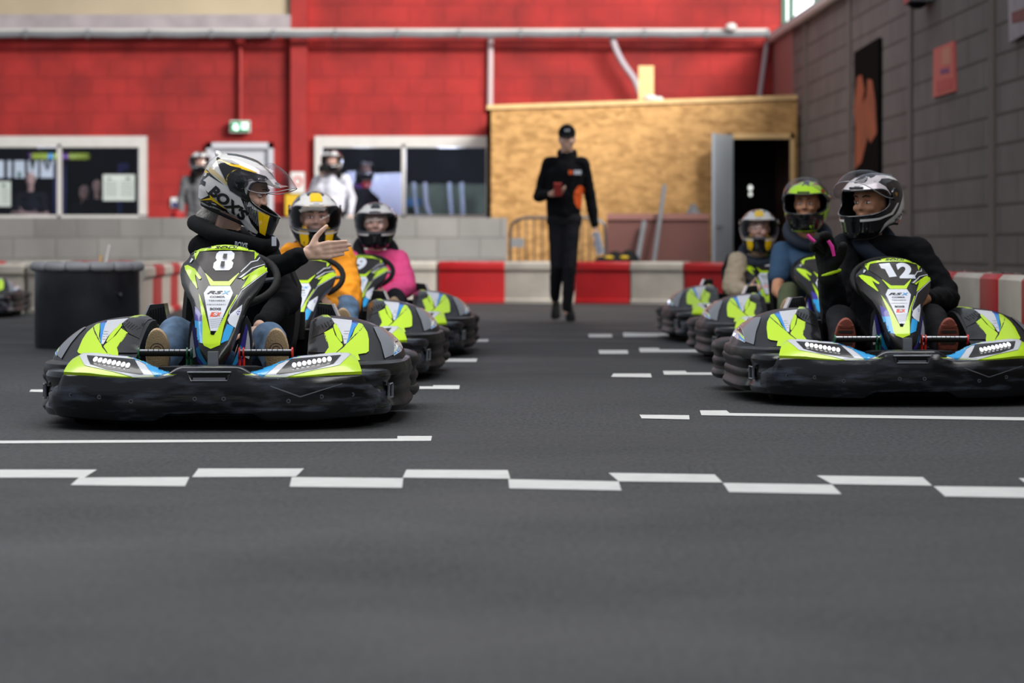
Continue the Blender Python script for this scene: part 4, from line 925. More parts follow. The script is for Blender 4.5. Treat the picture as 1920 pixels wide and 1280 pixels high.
def make_helmet(style, vis, M, parent, text=True):
    base = {'box': 'helmet_white', 'top': 'helmet_black', 'duo': 'helmet_black', 'lime': 'helmet_lime'}[style]
    mb = shell(base); tree = mb.bvh(); nb = len(mb.f)
    if style == 'box':
        mb.decal([(-36, -40), (36, -40), (30, -148), (-30, -148)], lambda a, b: hm(a, b/1000, .0008), 'helmet_black', 6)
        for sy in (1, -1):
            f1, f2, f3 = (side_fn(tree, sy, l) for l in (.001, .0018, .0026))
            S = lambda poly, m, f: mb.decal([hz(*p) for p in poly], f, m, .02)
            # lower black band, chin, rear
            S([(245, 720), (300, 712), (425, 716), (520, 770), (600, 870), (720, 960), (800, 1000), (850, 1050), (840, 1080), (500, 900), (250, 800)], 'helmet_black', f1)
            S([(885, 770), (930, 800), (945, 850), (940, 950), (860, 1060), (800, 1000), (838, 1002), (888, 800)], 'helmet_black', f1)
            S([(660, 680), (720, 700), (800, 750), (800, 985), (740, 900), (690, 760)], 'helmet_black', f1)
            for k in range(8): S([(690+k*14, 712+k*5), (694+k*14, 712+k*5), (712+k*13, 820+k*16), (708+k*13, 820+k*16)], 'helmet_grey', f2)
            S([(802, 752), (888, 792), (888, 830), (838, 1002), (800, 975)], 'helmet_yellow', f2)
            # tail stroke and yellow swooshes
            S([(245, 715), (300, 690), (375, 660), (345, 612), (400, 665), (545, 790), (470, 745), (420, 712), (300, 712)], 'helmet_black', f2)
            S([(280, 700), (390, 680), (385, 650), (430, 690), (530, 778), (440, 722), (400, 700)], 'helmet_yellow', f3)
            S([(285, 450), (300, 435), (350, 440), (380, 470), (520, 575), (440, 530), (370, 490), (270, 500), (262, 560), (250, 590)], 'helmet_black', f1)
            S([(290, 452), (330, 440), (375, 470), (300, 460)], 'helmet_yellow', f2)
            S([(345, 400), (420, 440), (545, 545), (540, 580), (440, 500), (310, 430)], 'helmet_gold', f1)
            S([(268, 570), (285, 520), (345, 545), (335, 582), (290, 560)], 'helmet_black', f2)
            # crown blade
            S([(420, 338), (470, 345), (600, 390), (700, 430), (790, 470), (700, 470), (600, 450), (550, 490), (540, 560), (440, 360)], 'helmet_yellow', f2)
            S([(430, 336), (440, 336), (480, 350), (560, 360), (640, 400), (590, 400), (500, 370), (445, 350), (455, 380), (545, 545), (535, 545), (425, 350)], 'helmet_black', f3)
            S([(452, 362), (500, 380), (560, 412), (655, 432), (590, 450), (545, 490), (535, 525), (475, 430)], 'helmet_black', f3)
        ft = top_fn(tree, .0012); mb.decal([(-.12, -.05), (.06, -.03), (.10, 0), (.06, .03), (-.12, .05), (-.14, 0)], ft, 'helmet_black', .02)
        fw = top_fn(tree, .002); mb.decal([(-.10, -.012), (.07, -.012), (.07, .012), (-.10, .012)], fw, 'helmet_yellow', .02)
        if text:
            f4 = side_fn(tree, -1, .0034)
            def tf(a, b): x, y = hz(a, b); return f4(x, y)
            mb.text("BOX'S", 552, 724, 84, tf, 'ink', 14, wid=385, bold=.05, rot=math.radians(39), shear=.15)
    elif style in ('top', 'duo'):
        ff, f2, f3 = (front_fn(tree, l) for l in (.001, .002, .003)); W = 'helmet_white'
        # white brow band with a raised middle, seen from the front
        br = [(-.128, .03), (-.118, .085), (-.085, .118), (-.06, .125), (-.058, .100), (-.045, .094), (-.03, .108), (.03, .108), (.045, .094), (.058, .100), (.06, .125), (.085, .118), (.118, .085), (.128, .03), (.10, .075), (.06, .088), (.03, .084), (-.03, .084), (-.06, .088), (-.10, .075)]
        cy = lambda l: (lambda a, b: hm(a, b/1000, l))
        mb.decal([(-78, 45), (-72, 88), (-58, 112), (-44, 130), (-30, 138), (-26, 122), (-17, 113), (17, 113), (26, 122), (30, 138), (44, 130), (58, 112), (72, 88), (78, 45), (66, 76), (35, 85), (0, 83), (-35, 85), (-66, 76)], cy(.0012), W, 5)
        mb.text('BOXS', 0, .096, .010, lambda a, b: f2(a, b), 'ink', .02, wid=.03, bold=.04, ydown=False)
        if style == 'top':
            mb.decal([(.098, -.034), (.04, -.032), (.02, -.02), (.02, .02), (.04, .032), (.098, .034)], top_fn(tree, .004), 'helmet_yellow', .02)
            mb.decal([(-70, 74), (-50, 84), (-30, 88), (0, 86), (30, 88), (50, 84), (70, 74), (50, 79), (30, 83), (0, 81), (-30, 83), (-50, 79)], cy(.0024), 'helmet_yellow', 5)
            for sy in (1, -1):
                mb.decal([(sy*.052, -.03), (sy*.098, -.045), (sy*.085, -.12), (sy*.058, -.14), (sy*.045, -.10)], ff, 'helmet_yellow', .02)
                pass
        for sy in (1, -1):
            s1, s2 = side_fn(tree, sy, .0012), side_fn(tree, sy, .0022)
            c1 = lambda a, b, sy=sy: hm(a*sy, b/1000, .0012)
            mb.decal([(28, 120), (44, 132), (80, 140), (120, 136), (150, 118), (160, 90), (167, 20), (152, 60), (140, 95), (115, 118), (80, 124), (56, 110)], c1, W, 5)
            mb.decal([(166, 22), (168, -80), (140, -105), (100, -125), (70, -140), (44, -147), (56, -105), (76, -78), (98, -38), (118, 10), (138, 62)], c1, W, 5)
            mb.decal([(14, -50), (45, -52), (74, -38), (96, 0), (104, 0), (80, -48), (46, -64), (14, -62)], c1, W, 5)
            if style == 'top': mb.decal([(.0, .125), (-.08, .13), (-.14, .08), (-.12, .08), (-.07, .115)], s2, 'helmet_yellow', .02)
            def tf(a, b, s2=s2, sy=sy): return s2(a if sy < 0 else -a, b)
            if text: mb.text("BOX'S" if True else '', (.05 if sy > 0 else -.05), -.068, .022, tf, 'ink', .02, wid=.10, bold=.04, ydown=False, rot=(.42 if sy > 0 else -.42))
        mb.decal([(-.05, -.055), (.05, -.055), (.06, -.035), (-.06, -.035)], ff, 'helmet_black', .02)
    else:
        ff, f2 = front_fn(tree, .001), front_fn(tree, .002)
        mb.decal([(-.135, -.04), (.135, -.04), (.08, -.15), (-.08, -.15)], ff, 'helmet_black', .02)
        for sy in (1, -1):
            s1, s2 = side_fn(tree, sy, .0014), side_fn(tree, sy, .0024)
            mb.decal([(.19, -.04), (.05, -.05), (-.02, -.14), (.18, -.15)], s1, 'helmet_black', .02)
            mb.decal([(.10, -.05), (.02, -.045), (-.06, -.03), (-.05, -.10), (.02, -.14), (.07, -.12)], s2, 'helmet_lime', .02)
            for q, m in (([(.02, .10), (-.02, .135), (-.06, .12), (-.03, .09), (-.07, .08), (-.10, .10), (-.12, .06), (-.06, .05), (-.02, .06)], 'helmet_black'), ([(-.01, .085), (-.04, .11), (-.05, .085)], 'helmet_red'), ([(-.06, .0), (-.10, .05), (-.15, .04), (-.16, -.02), (-.12, .0), (-.12, -.04)], 'helmet_black'),
                         ([(-.11, .01), (-.14, .03), (-.15, .0)], 'helmet_red'), ([(.07, .09), (.04, .105), (.02, .09), (.05, .08)], 'helmet_red'), ([(-.15, .06), (-.13, .10), (-.10, .12), (-.12, .07)], 'helmet_yellow')): mb.decal(q, s2, m, .02)
        ft = top_fn(tree, .0015)
        for q, m in (([(.07, -.02), (.05, .0), (.07, .03), (.02, .02), (-.02, .04), (-.04, .01), (-.10, .02), (-.06, -.02), (0, -.03), (.02, -.01)], 'helmet_black'), ([(.04, -.06), (.0, -.04), (-.04, -.06), (-.01, -.08)], 'helmet_red'), ([(.05, .05), (.0, .05), (-.05, .07), (-.0, .085)], 'helmet_red'), ([(-.08, .04), (-.13, .05), (-.12, .0)], 'helmet_yellow')): mb.decal(q, ft, m, .02)
    # crown spoiler, pivots, rim
    mb.ell((-.150, 0, .098), (.040, .045, .018), 'helmet_white' if style == 'box' else base, Matrix.Rotation(.5, 3, 'Y'), 14, 8)
    for k, (a, b) in enumerate(((-18, 18),)):
        for z in (.092,): mb.tube([hm(a+(b-a)*i/6, z, .003) for i in range(7)], .006, 'helmet_black' if style != 'top' else 'helmet_white', 6)
    for sy in (1, -1):
        pv = Vector((.0, sy*.139, .046)); mb.cyl(pv, pv+Vector((0, sy*.009, 0)), .030, 'helmet_black', 24); mb.cyl(pv+Vector((0, sy*.009, 0)), pv+Vector((0, sy*.012, 0)), .010, 'brass', 14)
    rim = []
    for k in range(60):
        t = 2*math.pi*k/60; c, s_ = math.cos(t), math.sin(t); e = 2/3.2
        az = 74*.99*math.copysign(abs(c)**e, c); z = .022+.012*(az/74)**2+.060*.99*math.copysign(abs(s_)**e, s_); rim.append(hm(az, z, .0005))
    mb.tube(rim, .0055, 'helmet_black', 8, closed=True)
    mb.tube([hm(360*k/48, -.150, -.001) for k in range(48)], .007, 'liner', 8, closed=True)
    mb.keep = True
    h = mb.build('helmet', parent, ang=50, M=M)
    lb = shell('liner', .955, True, .97); lb.keep = True; tag(lb.build('padding', h, M=M), 'black inner padding')
    # visor: clear shield turned about the side pivots
    if vis is not None:
        vm = MB(); n = 30; rows = 12; pv = Vector((0, 0, .046)); R_ = Matrix.Rotation(-math.radians(vis), 3, 'Y'); ids = {}
        for i in range(rows+1):
            for j in range(n+1):
                u = -1+2*j/n; az = 88*u; t = i/rows
                zlo = -.040+.055*abs(u)**4; zhi = .092-.022*abs(u)**3; z = zlo+(zhi-zlo)*t
                p = hm(az, z, .0065); ids[(i, j)] = len(vm.v); vm.v.append(R_ @ (p-pv)+pv)
        for i in range(rows):
            for j in range(n): vm.f.append((ids[(i, j)], ids[(i, j+1)], ids[(i+1, j+1)], ids[(i+1, j)])); vm.m.append('visor_clear')
        edge = [vm.v[ids[(0, j)]] for j in range(n+1)]; vm.tube(edge, .002, 'helmet_grey', 6)
        vm.keep = True; tag(vm.build('visor', h, ang=60, M=M), 'clear visor raised' if vis > 5 else 'clear visor closed')
        if vis > 5:  # trim left round the eye opening
            for sy in (1,): pass
    if style == 'box':
        for sy in (1, -1):
            sm = MB(); t2 = mb.bvh(); f = side_fn(t2, sy, .004)
            sm.decal([hz(*p) for p in [(545, 510), (570, 470), (640, 436), (760, 470), (850, 500), (920, 580), (905, 600), (820, 560), (760, 530), (700, 545), (690, 580), (700, 640), (760, 720), (730, 715), (640, 665), (570, 620), (548, 570)]], f, 'gloss_black', .02)
            sm.keep = True; sm.build('visor_mount', h, ang=60, M=M)
    return h
# ---------------------------------------------------------------- bodies
def cap(p0, p1, r0, r1, seg=14):
    p0, p1 = Vector(p0), Vector(p1); d = p1-p0
    if d.length < 1e-5: d = Vector((0, 0, 1e-4)); p1 = p0+d
    d.normalize(); pts = []; rs = []
    for k in range(1, 6): a = math.pi/2*(k/5); pts.append(p0-d*r0*math.cos(a)); rs.append(max(r0*math.sin(a), 1e-4))
    for k in range(0, 5): a = math.pi/2*(k/5); pts.append(p1+d*r1*math.sin(a)); rs.append(max(r1*math.cos(a), 1e-4))
    return pts, rs, seg
def blob(name, prims, voxel, m, parent=None, it=4, infl=0., namp=0., nsc=9., slots=None, colorfn=None, loc=None, cut=None):
    mb = MB()
    for p in prims:
        if p[0] == 'c':
            pts, rs, seg = cap(p[1], p[2], p[3]+infl, p[4]+infl); mb.tube(pts, rs, m, seg)
        else:
            mb.ell(p[1], [r+infl for r in p[2]], m, p[3] if len(p) > 3 else None, 20, 14)
    me = bpy.data.meshes.new(name); me.from_pydata([tuple(v) for v in mb.v], [], mb.f)
    o = bpy.data.objects.new(name, me); C.objects.link(o)
    md = o.modifiers.new('r', 'REMESH'); md.mode = 'VOXEL'; md.voxel_size = voxel
    sm = o.modifiers.new('s', 'SMOOTH'); sm.factor = .5; sm.iterations = it
    dg = bpy.context.evaluated_depsgraph_get(); dg.update(); me2 = bpy.data.meshes.new_from_object(o.evaluated_get(dg))
    bpy.data.objects.remove(o); bpy.data.meshes.remove(me)
    if namp:
        vn = [v.normal.copy() for v in me2.vertices]
        for v, n in zip(me2.vertices, vn):
            q = v.co*nsc; v.co += n*namp*(noise.noise(q)+.6*noise.noise(Vector((q.x*2.2, q.y*2.2, q.z*3.4)))-.15+.5*(1-abs(noise.noise(q*1.7+Vector((5, 1, 2)))*2)))
    me2.name = name; ms = slots or [m]
    me2.materials.clear()
    for s_ in ms: me2.materials.append(MATS[s_])
    if cut:
        bm = bmesh.new(); bm.from_mesh(me2)
        for co, no in cut:
            r = bmesh.ops.bisect_plane(bm, geom=bm.verts[:]+bm.edges[:]+bm.faces[:], plane_co=co, plane_no=no, clear_outer=False)
        bm.to_mesh(me2); bm.free()
    for p in me2.polygons:
        p.use_smooth = True; p.material_index = colorfn(p.center) if colorfn else 0
    o = bpy.data.objects.new(name, me2); C.objects.link(o)
    if loc is not None: shift(o, loc)
    if parent: o.parent = parent
    return o
def hand(w, d, t, n, s=1., curl=(.15, .15, .2, .25), thumb=(.8, .5), spread=.1):
    """w wrist, d towards the fingers, t towards the thumb side, n palm side"""
    w, d, t, n = (Vector(v) for v in (w, d, t, n)); d.normalize(); t.normalize(); n.normalize(); out = []
    offs = (.028, .0095, -.009, -.027); L = (.072, .080, .074, .058); R_ = (.0088, .0090, .0085, .0076)
    for k in range(4):
        kn = w+d*.092*s*(1-.04*abs(k-1))+t*offs[k]*s
        out.append(('c', w+t*offs[k]*.55*s+d*.005, kn, .0150*s, .0115*s))
        a = 0; p = kn; dd = (d+t*spread*(1.2-k*.8)*.4).normalized()
        for q, fr in enumerate((.45, .31, .24)):
            a += curl[k]*(1 if q else .8); v = dd*math.cos(a)+n*math.sin(a); p2 = p+v*L[k]*fr*s*1.0
            out.append(('c', p, p2, R_[k]*s*(1-.1*q), R_[k]*s*(.92-.1*q))); p = p2
    b = w+d*.022*s+t*.022*s; k1 = b+(d*(1-thumb[0])+t*thumb[0]+n*.15).normalized()*.042*s
    k2 = k1+(d*(1-thumb[0]*.5)+t*thumb[0]*.9+n*thumb[1]*.2).normalized()*.034*s; k3 = k2+(d*(1-thumb[0]*.6)+t*thumb[0]*.7+n*thumb[1]*.5).normalized()*.026*s
    out += [('c', b, k1, .0165*s, .0120*s), ('c', k1, k2, .0115*s, .0100*s), ('c', k2, k3, .0098*s, .0080*s), ('e', w+d*.045*s, (.022*s, .018*s, .022*s))]
    return out
def frame(yaw, pitch=0, roll=0, loc=(0, 0, 0)):
    return Matrix.Translation(loc) @ Matrix.Rotation(math.radians(yaw), 4, 'Z') @ Matrix.Rotation(math.radians(pitch), 4, 'Y') @ Matrix.Rotation(math.radians(roll), 4, 'X')
def head_prims(H, s=1.):
    R3 = H.to_3x3(); q = lambda x, y, z: H @ Vector((x*s, y*s, z*s))
    E_ = lambda c, r: ('e', q(*c), tuple(v*s for v in r), R3)
    return [E_((-.012, 0, .045), (.098, .078, .088)), E_((.015, 0, -.02), (.076, .066, .088)), E_((.050, 0, -.075), (.036, .036, .032)), E_((.068, 0, .052), (.026, .052, .014)),
            ('c', q(.082, 0, .035), q(.104, 0, -.006), .008*s, .0105*s), E_((.094, .010, -.010), (.011, .008, .007)), E_((.094, -.010, -.010), (.011, .008, .007)), E_((.080, 0, -.047), (.018, .026, .010)), E_((.076, 0, -.060), (.018, .022, .008)),
            E_((.060, .038, -.012), (.030, .024, .022)), E_((.060, -.038, -.012), (.030, .024, .022)), E_((-.005, .076, .0), (.018, .008, .030)), E_((-.005, -.076, .0), (.018, .008, .030))]
def face_bits(H, body, s=1., brow=True):
    def q(x, y, z): return H @ Vector((x*s, y*s, z*s))
    for sy in (1, -1):
        mb = MB(); R3 = H.to_3x3(); c = q(.0715, sy*.031, .018); mb.ell(c, (.0145*s, .0145*s, .0082*s), 'eye_white', R3, 14, 10)
        f = (R3 @ Vector((1, 0, 0))).normalized(); mb.ell(c+f*.0098*s, (.0048*s, .0068*s, .0068*s), 'iris', R3, 12, 8); mb.build('eye', body)
        mb = MB(); mb.tube([q(.092, sy*.014, .047), q(.091, sy*.03, .053), q(.078, sy*.05, .047)], [.0035*s, .004*s, .002*s], 'brow', 6); mb.build('eyebrow', body)
        mb = MB(); mb.tube([q(.0855, sy*.018, .026), q(.090, sy*.031, .0315), q(.078, sy*.046, .024)], [.002*s, .0032*s, .002*s], 'skin_lip', 6); mb.build('eyelid', body)
    mb = MB(); mb.tube([q(.089, -.02, -.051), q(.097, 0, -.050), q(.089, .02, -.051)], [.002*s, .0052*s, .002*s], 'skin_lip', 8); mb.build('mouth', body)
def shoe(parent, ank, up, fwd, sole_m, upper_m, L=.27, wdt=.048, arrow=True):
    """fwd heel to toe, up from the sole to the ankle"""
    ank, up, fwd = Vector(ank), Vector(up).normalized(), Vector(fwd).normalized(); sd = fwd.cross(up).normalized(); mb = MB()
    h = ank-up*.075-fwd*.07
    out = []
    for k in range(28):
        a = 2*math.pi*k/28; x = (1-math.cos(a))/2; wd = wdt*(.80+.22*x-.28*math.exp(-((x-.42)/.18)**2)*.5); out.append((x*L, math.sin(a)**1*wd*(1 if abs(math.sin(a)) > 0 else 1)*1.05))
    def ring(z, k): return [h+fwd*(L/2+(a-L/2)*k)+sd*b*k+up*z for a, b in out]
    mb.loft([ring(-.0, .93), ring(.004, 1), ring(.026, 1.0), ring(.030, .96)], sole_m)
    # tread: rings and bars on the sole
    if arrow:
        for cx, r in ((.19, .026), (.19, .014), (.055, .02)):
            mb.tube([h+fwd*(cx*L/.27+r*math.cos(t))+sd*r*math.sin(t)-up*.0005 for t in [k*math.pi/8 for k in range(16)]], .0013, upper_m if sole_m != 'sole_red' else 'sole_dark', 5, closed=True)
        for k in range(4): x = .235+k*.006
    else:
        for k in range(9): x = .03+k*.026; mb.box(-.034, .034, -.006, .006, -.004, .002, 'sole_dark' if k % 2 else 'sole_red', Matrix((sd, fwd, up)).transposed().to_4x4().copy() if False else Matrix.Translation(h+fwd*x*L/.27) @ Matrix((sd, fwd, up)).transposed().to_4x4())
    mb.loft([ring(.030, .94), ring(.055, .90), [h+fwd*(L*.42+(a-L/2)*.62)+sd*b*.84+up*.085 for a, b in out], [h+fwd*(.075+(a-L/2)*.36)+sd*b*.74+up*.12 for a, b in out]], upper_m)
    return mb.build('shoe', parent, ang=50)
def person(name, label, H, hs, J, cols, group=None, hands=(), voxel=.0075, helmet=None, brace=True, skin='skin', root=None, nwr=.006, sleeves='long', shoes=None, extra_jacket=(), jacketfn=None, jslots=None, brow=True, hoodup=True, legs=True):
    """J: joints in world space"""
    g = {k: Vector(v) for k, v in J.items()}
    tw = g.get('tw', 1.0)
    chest, pel, neck = g['chest'], g['pel'], g['neck']
    sk = head_prims(H, hs)
    hd = H @ Vector((-.01, 0, -.05))
    sk += [('c', neck, hd, .056, .055), ('c', pel, chest, .10, .115), ('c', g['shr'], g['shl'], .05, .05), ('c', chest, neck, .10, .055)]
    for s_ in 'rl':
        sh, el, wr = g['sh'+s_], g['el'+s_], g['wr'+s_]
        sk += [('c', sh, el, .047, .037), ('c', el, el.lerp(wr, .35), .038, .037), ('c', el.lerp(wr, .35), wr, .037, .025)]
    if legs:
        for s_ in 'rl':
            hp_, kn, an = g['hp'+s_], g['kn'+s_], g['an'+s_]
            sk += [('c', hp_, kn, .082, .055), ('c', kn, kn.lerp(an, .35), .052, .054), ('c', kn.lerp(an, .35), an, .054, .034)]
    for h_ in hands: sk += h_
    body = blob(name, sk, voxel, skin, None, 3, loc=root); tag(body, label, 'person', group)
    pa = body
    def child(o):
        o.parent = pa; o.matrix_parent_inverse = Matrix.Translation(-Vector(root)); return o
    def adopt(before):
        for o in [x for x in bpy.data.objects if x.name not in before and x.parent is None and x != body]: child(o)
    before = set(o.name for o in bpy.data.objects)
    # clothing
    jk = [('c', pel+Vector((0, 0, .02)), chest, .125, .145), ('c', g['shr'], g['shl'], .066, .066), ('c', chest, neck-Vector((0, 0, .05)), .13, .075),
          ('c', chest+(g['shr']-g['shl'])*.28, pel+(g['shr']-g['shl'])*.22, .10, .09), ('c', chest-(g['shr']-g['shl'])*.28, pel-(g['shr']-g['shl'])*.22, .10, .09)]
    cuts = []
    for s_ in 'rl':
        sh, el, wr = g['sh'+s_], g['el'+s_], g['wr'+s_]
        if sleeves == 'long': jk += [('c', sh, el, .066, .056), ('c', el, el.lerp(wr, .4), .056, .052), ('c', el.lerp(wr, .4), el.lerp(wr, .90), .050, .040)]
        else: jk += [('c', sh, sh.lerp(el, .62), .07, .068)]
    jk += list(extra_jacket)
    blob('jacket' if sleeves == 'long' else 'shirt', jk, max(voxel, .008), cols['jacket'], None, 4, namp=nwr, slots=jslots or [cols['jacket']], colorfn=jacketfn)
    if legs:
        tr = [('c', g['hpr'], g['hpl'], .10, .10), ('c', pel, pel-Vector((0, 0, .02)), .12, .11)]
        for s_ in 'rl':
            hp_, kn, an = g['hp'+s_], g['kn'+s_], g['an'+s_]
            ie = .97 if cols.get('shorts') is None else .1
            q_ = cols.get('slim', 1.)
            tr += [('c', hp_, kn, .094*q_, .070*q_), ('c', kn, kn.lerp(an, ie*.5), .070*q_, .064*q_), ('c', kn.lerp(an, ie*.5), kn.lerp(an, ie*.93), .062*q_, .052*q_)]
        blob('trousers', tr, .009, cols['trousers'], None, 4, namp=nwr*.8, nsc=8)
    face_bits(H, None, hs)
    if brace:
        mb = MB(); c = H @ Vector((-.015, 0, -.175)); ctr = neck.lerp(c, .70); pts = []
        up = (c-neck).normalized()
        ax1 = Vector((1, 0, 0)); ax1 = (ax1-up*ax1.dot(up)).normalized(); ax2 = up.cross(ax1)
        for k in range(32): a = 2*math.pi*k/32; pts.append(ctr+ax1*.122*math.cos(a)+ax2*.122*math.sin(a))
        mb.tube(pts, .040, cols.get('brace', 'matte_black'), 14, closed=True); mb.build('neck_brace')
    if shoes:
        for a in shoes: shoe(None, *a)
    if helmet: make_helmet(helmet[0], helmet[1], H @ Matrix.Translation((0, 0, .0)), None, helmet[2] if len(helmet) > 2 else True)
    adopt(before)
    return body
# ---------------------------------------------------------------- drivers
KM = [Matrix.Translation(k[1]) @ Matrix.Rotation(k[2], 4, 'Z') for k in karts]
def seated(ki, name_label, hc, yaw, pitch, cols, helmet, roll=0, s=1., J=None, hands=None, group=None, lean=0., skin='skin', sleeves='long', shoe_m=('sole_tan', 'cloth_charcoal'), arrow=True, brace=True, voxel=.0075, nwr=.006, extra_jacket=(), knee=.37):
    K = KM[ki]; k = lambda x, y, z: K @ Vector((x, y, z))
    H = frame(yaw, pitch, roll, hc)
    hl = K.inverted() @ Vector(hc)
    nb = Vector((hl.x*.85, hl.y+.06, hl.z-.20))
    d = {'pel': k(hl.x*.1, 1.36, .21), 'chest': k(hl.x*.6, 1.44, nb.z-.20), 'neck': K @ nb,
         'shr': k(hl.x*.8-.175, hl.y+.06, nb.z-.075), 'shl': k(hl.x*.8+.175, hl.y+.06, nb.z-.075),
         'elr': k(-.31, 1.20, .47), 'ell': k(.31, 1.20, .47), 'wrr': k(-.20, .93, .57), 'wrl': k(.20, .93, .57),
         'hpr': k(-.09, 1.32, .20), 'hpl': k(.09, 1.32, .20), 'knr': k(-.215, .83, knee), 'knl': k(.215, .83, knee), 'anr': k(-.245, .50, .208), 'anl': k(.225, .50, .208)}
    for a, b in (J or {}).items(): d[a] = K @ Vector(b) if not isinstance(b, Vector) else b
    hs = hands(K) if hands else []
    if not hands:
        for sx, wk in ((-1, 'wrr'), (1, 'wrl')): hs.append(hand(d[wk], (-.25*sx, -.9, .15), (0, .3, 1), (-sx, 0, 0), 1., (.9, .9, 1., 1.), (.5, .5)))
    sh = []
    for sx, a in ((-1, 'anr'), (1, 'anl')):
        up = (K.to_3x3() @ Vector((0, .93, .36))); fw = (K.to_3x3() @ Vector((-.06*sx if False else .0, -.33, .94))); up = (up-fw*up.dot(fw)/fw.dot(fw))
        sh.append((d[a], up, fw, shoe_m[0], shoe_m[1], .275, .053, arrow))
    rt = k(0, 1.35, .0)
    return person('driver', name_label, H, s, d, cols, group, hs, voxel, helmet, brace, skin, rt, nwr, sleeves, sh, extra_jacket), d, H
GR = None
# driver of number 8, pointing with a bare hand
def h8(K): return [hand(P(576, 474, 11.86), (.985, 0, .13), (-.1, 0, 1), (0, 1, 0), 1.06, (.02, .03, .05, .06), (.66, .4), -.08), hand(P(484, 618, 11.62), (-.3, -.8, -.45), (-.8, .2, .3), (-.3, .3, -.9), .95, (.5, .5, .5, .5), (.4, .4))]
jt = {'neck': P(425, 428, 12.2), 'chest': P(440, 512, 12.25), 'shr': P(383, 466, 12.22), 'shl': P(497, 482, 12.15), 'elr': P(476, 520, 11.95), 'wrr': P(574, 475, 11.86), 'ell': P(541, 562, 12.0), 'wrl': P(486, 612, 11.66),
      'knr': (-.215, .76, .352), 'knl': (.168, .76, .33)}
d8, j8, H8 = seated(0, 'person driving kart 8 in black jacket pointing with an outstretched bare hand', P(457, 361, 12.15), -4, 24, {'jacket': 'cloth_black', 'trousers': 'denim', 'brace': 'cloth_charcoal'}, ('box', 42), J=jt, hands=h8, voxel=.0042, nwr=.007, brace=False)
H8m = H8
before = set(o.name for o in bpy.data.objects)
mb = MB(); pts = [P(x, y, Y) for x, y, Y in ((366, 418, 12.25), (386, 430, 12.08), (415, 443, 11.98), (455, 453, 11.97), (490, 461, 12.02), (510, 460, 12.14), (500, 450, 12.32), (450, 438, 12.42), (390, 425, 12.4))]
ring = spline(pts+[pts[0]], 4)[:-1]; rr = [.036-.004*math.sin(math.pi*k/len(ring)) for k in range(len(ring))]
mb.tube(ring, rr, 'cloth_black', 14, closed=True); bt = mb.bvh()
def nf(a, b):
    q = P(a, b, 11.5); d = (q-Vector((0, 0, EYE))).normalized(); h, n, i, t = bt.ray_cast(Vector((0, 0, EYE))+d*11, d, 3)
    return None if h is None else h-d*.002
mb.text('BOXS', 452, 459, 9.5, nf, 'white_graphic', 3, wid=24, bold=.04, rot=.16); nb_ = mb.build('neck_brace')
mb = MB(); a = P(512, 453, 11.98); mb.box(a.x-.006, a.x+.012, a.y, a.y+.02, a.z-.018, a.z+.022, 'white_graphic', None); mb.build('buckle')
mb = MB(); c = P(397, 404, 12.22); mb.ell(c, (.062, .05, .042), 'hairnet', None, 20, 14)
for v in mb.v: v += (v-c)*.25*noise.noise(v*38)
mb.build('hair_net')
for o in [x for x in bpy.data.objects if x.name not in before and x.parent is None]: o.parent = d8; o.matrix_parent_inverse = Matrix.Translation(-d8.location)
# orange jacket
K = KM[1]; i1 = lambda px, py, Y: P(px, py, Y)
seated(1, 'person driving behind kart 8 in orange jacket, yellow topped helmet with closed visor', P(590, 409, 15.9), -80, 10, {'jacket': 'cloth_orange', 'trousers': 'denim', 'brace': 'cloth_charcoal'}, ('top', 0, False),
       J={'shr': P(545, 478, 15.95), 'shl': P(640, 486, 15.9), 'ell': P(655, 575, 15.75), 'wrl': P(612, 570, 15.2), 'elr': P(535, 560, 15.9), 'wrr': P(560, 545, 15.4)}, nwr=.014,
       extra_jacket=[('c', P(640, 488, 15.9), P(652, 560, 15.75), .085, .085), ('c', P(650, 572, 15.7), P(600, 560, 15.3), .08, .06), ('e', P(640, 585, 15.65), (.07, .07, .06))])
seated(2, 'person driving kart 9 in bright pink jacket, white helmet with black crown', P(705, 420, 19.4), -88, 6, {'jacket': 'cloth_pink', 'trousers': 'cloth_charcoal', 'brace': 'cloth_charcoal'}, ('duo', 0, False),
       J={'shl': P(748, 487, 19.4), 'ell': P(764, 540, 19.3), 'wrl': P(722, 556, 18.9), 'shr': P(665, 487, 19.4), 'elr': P(650, 540, 19.3), 'wrr': P(668, 550, 18.9)}, nwr=.010,
       extra_jacket=[('c', P(746, 492, 19.4), P(758, 535, 19.3), .085, .085), ('c', P(758, 540, 19.3), P(722, 556, 18.95), .075, .055)])
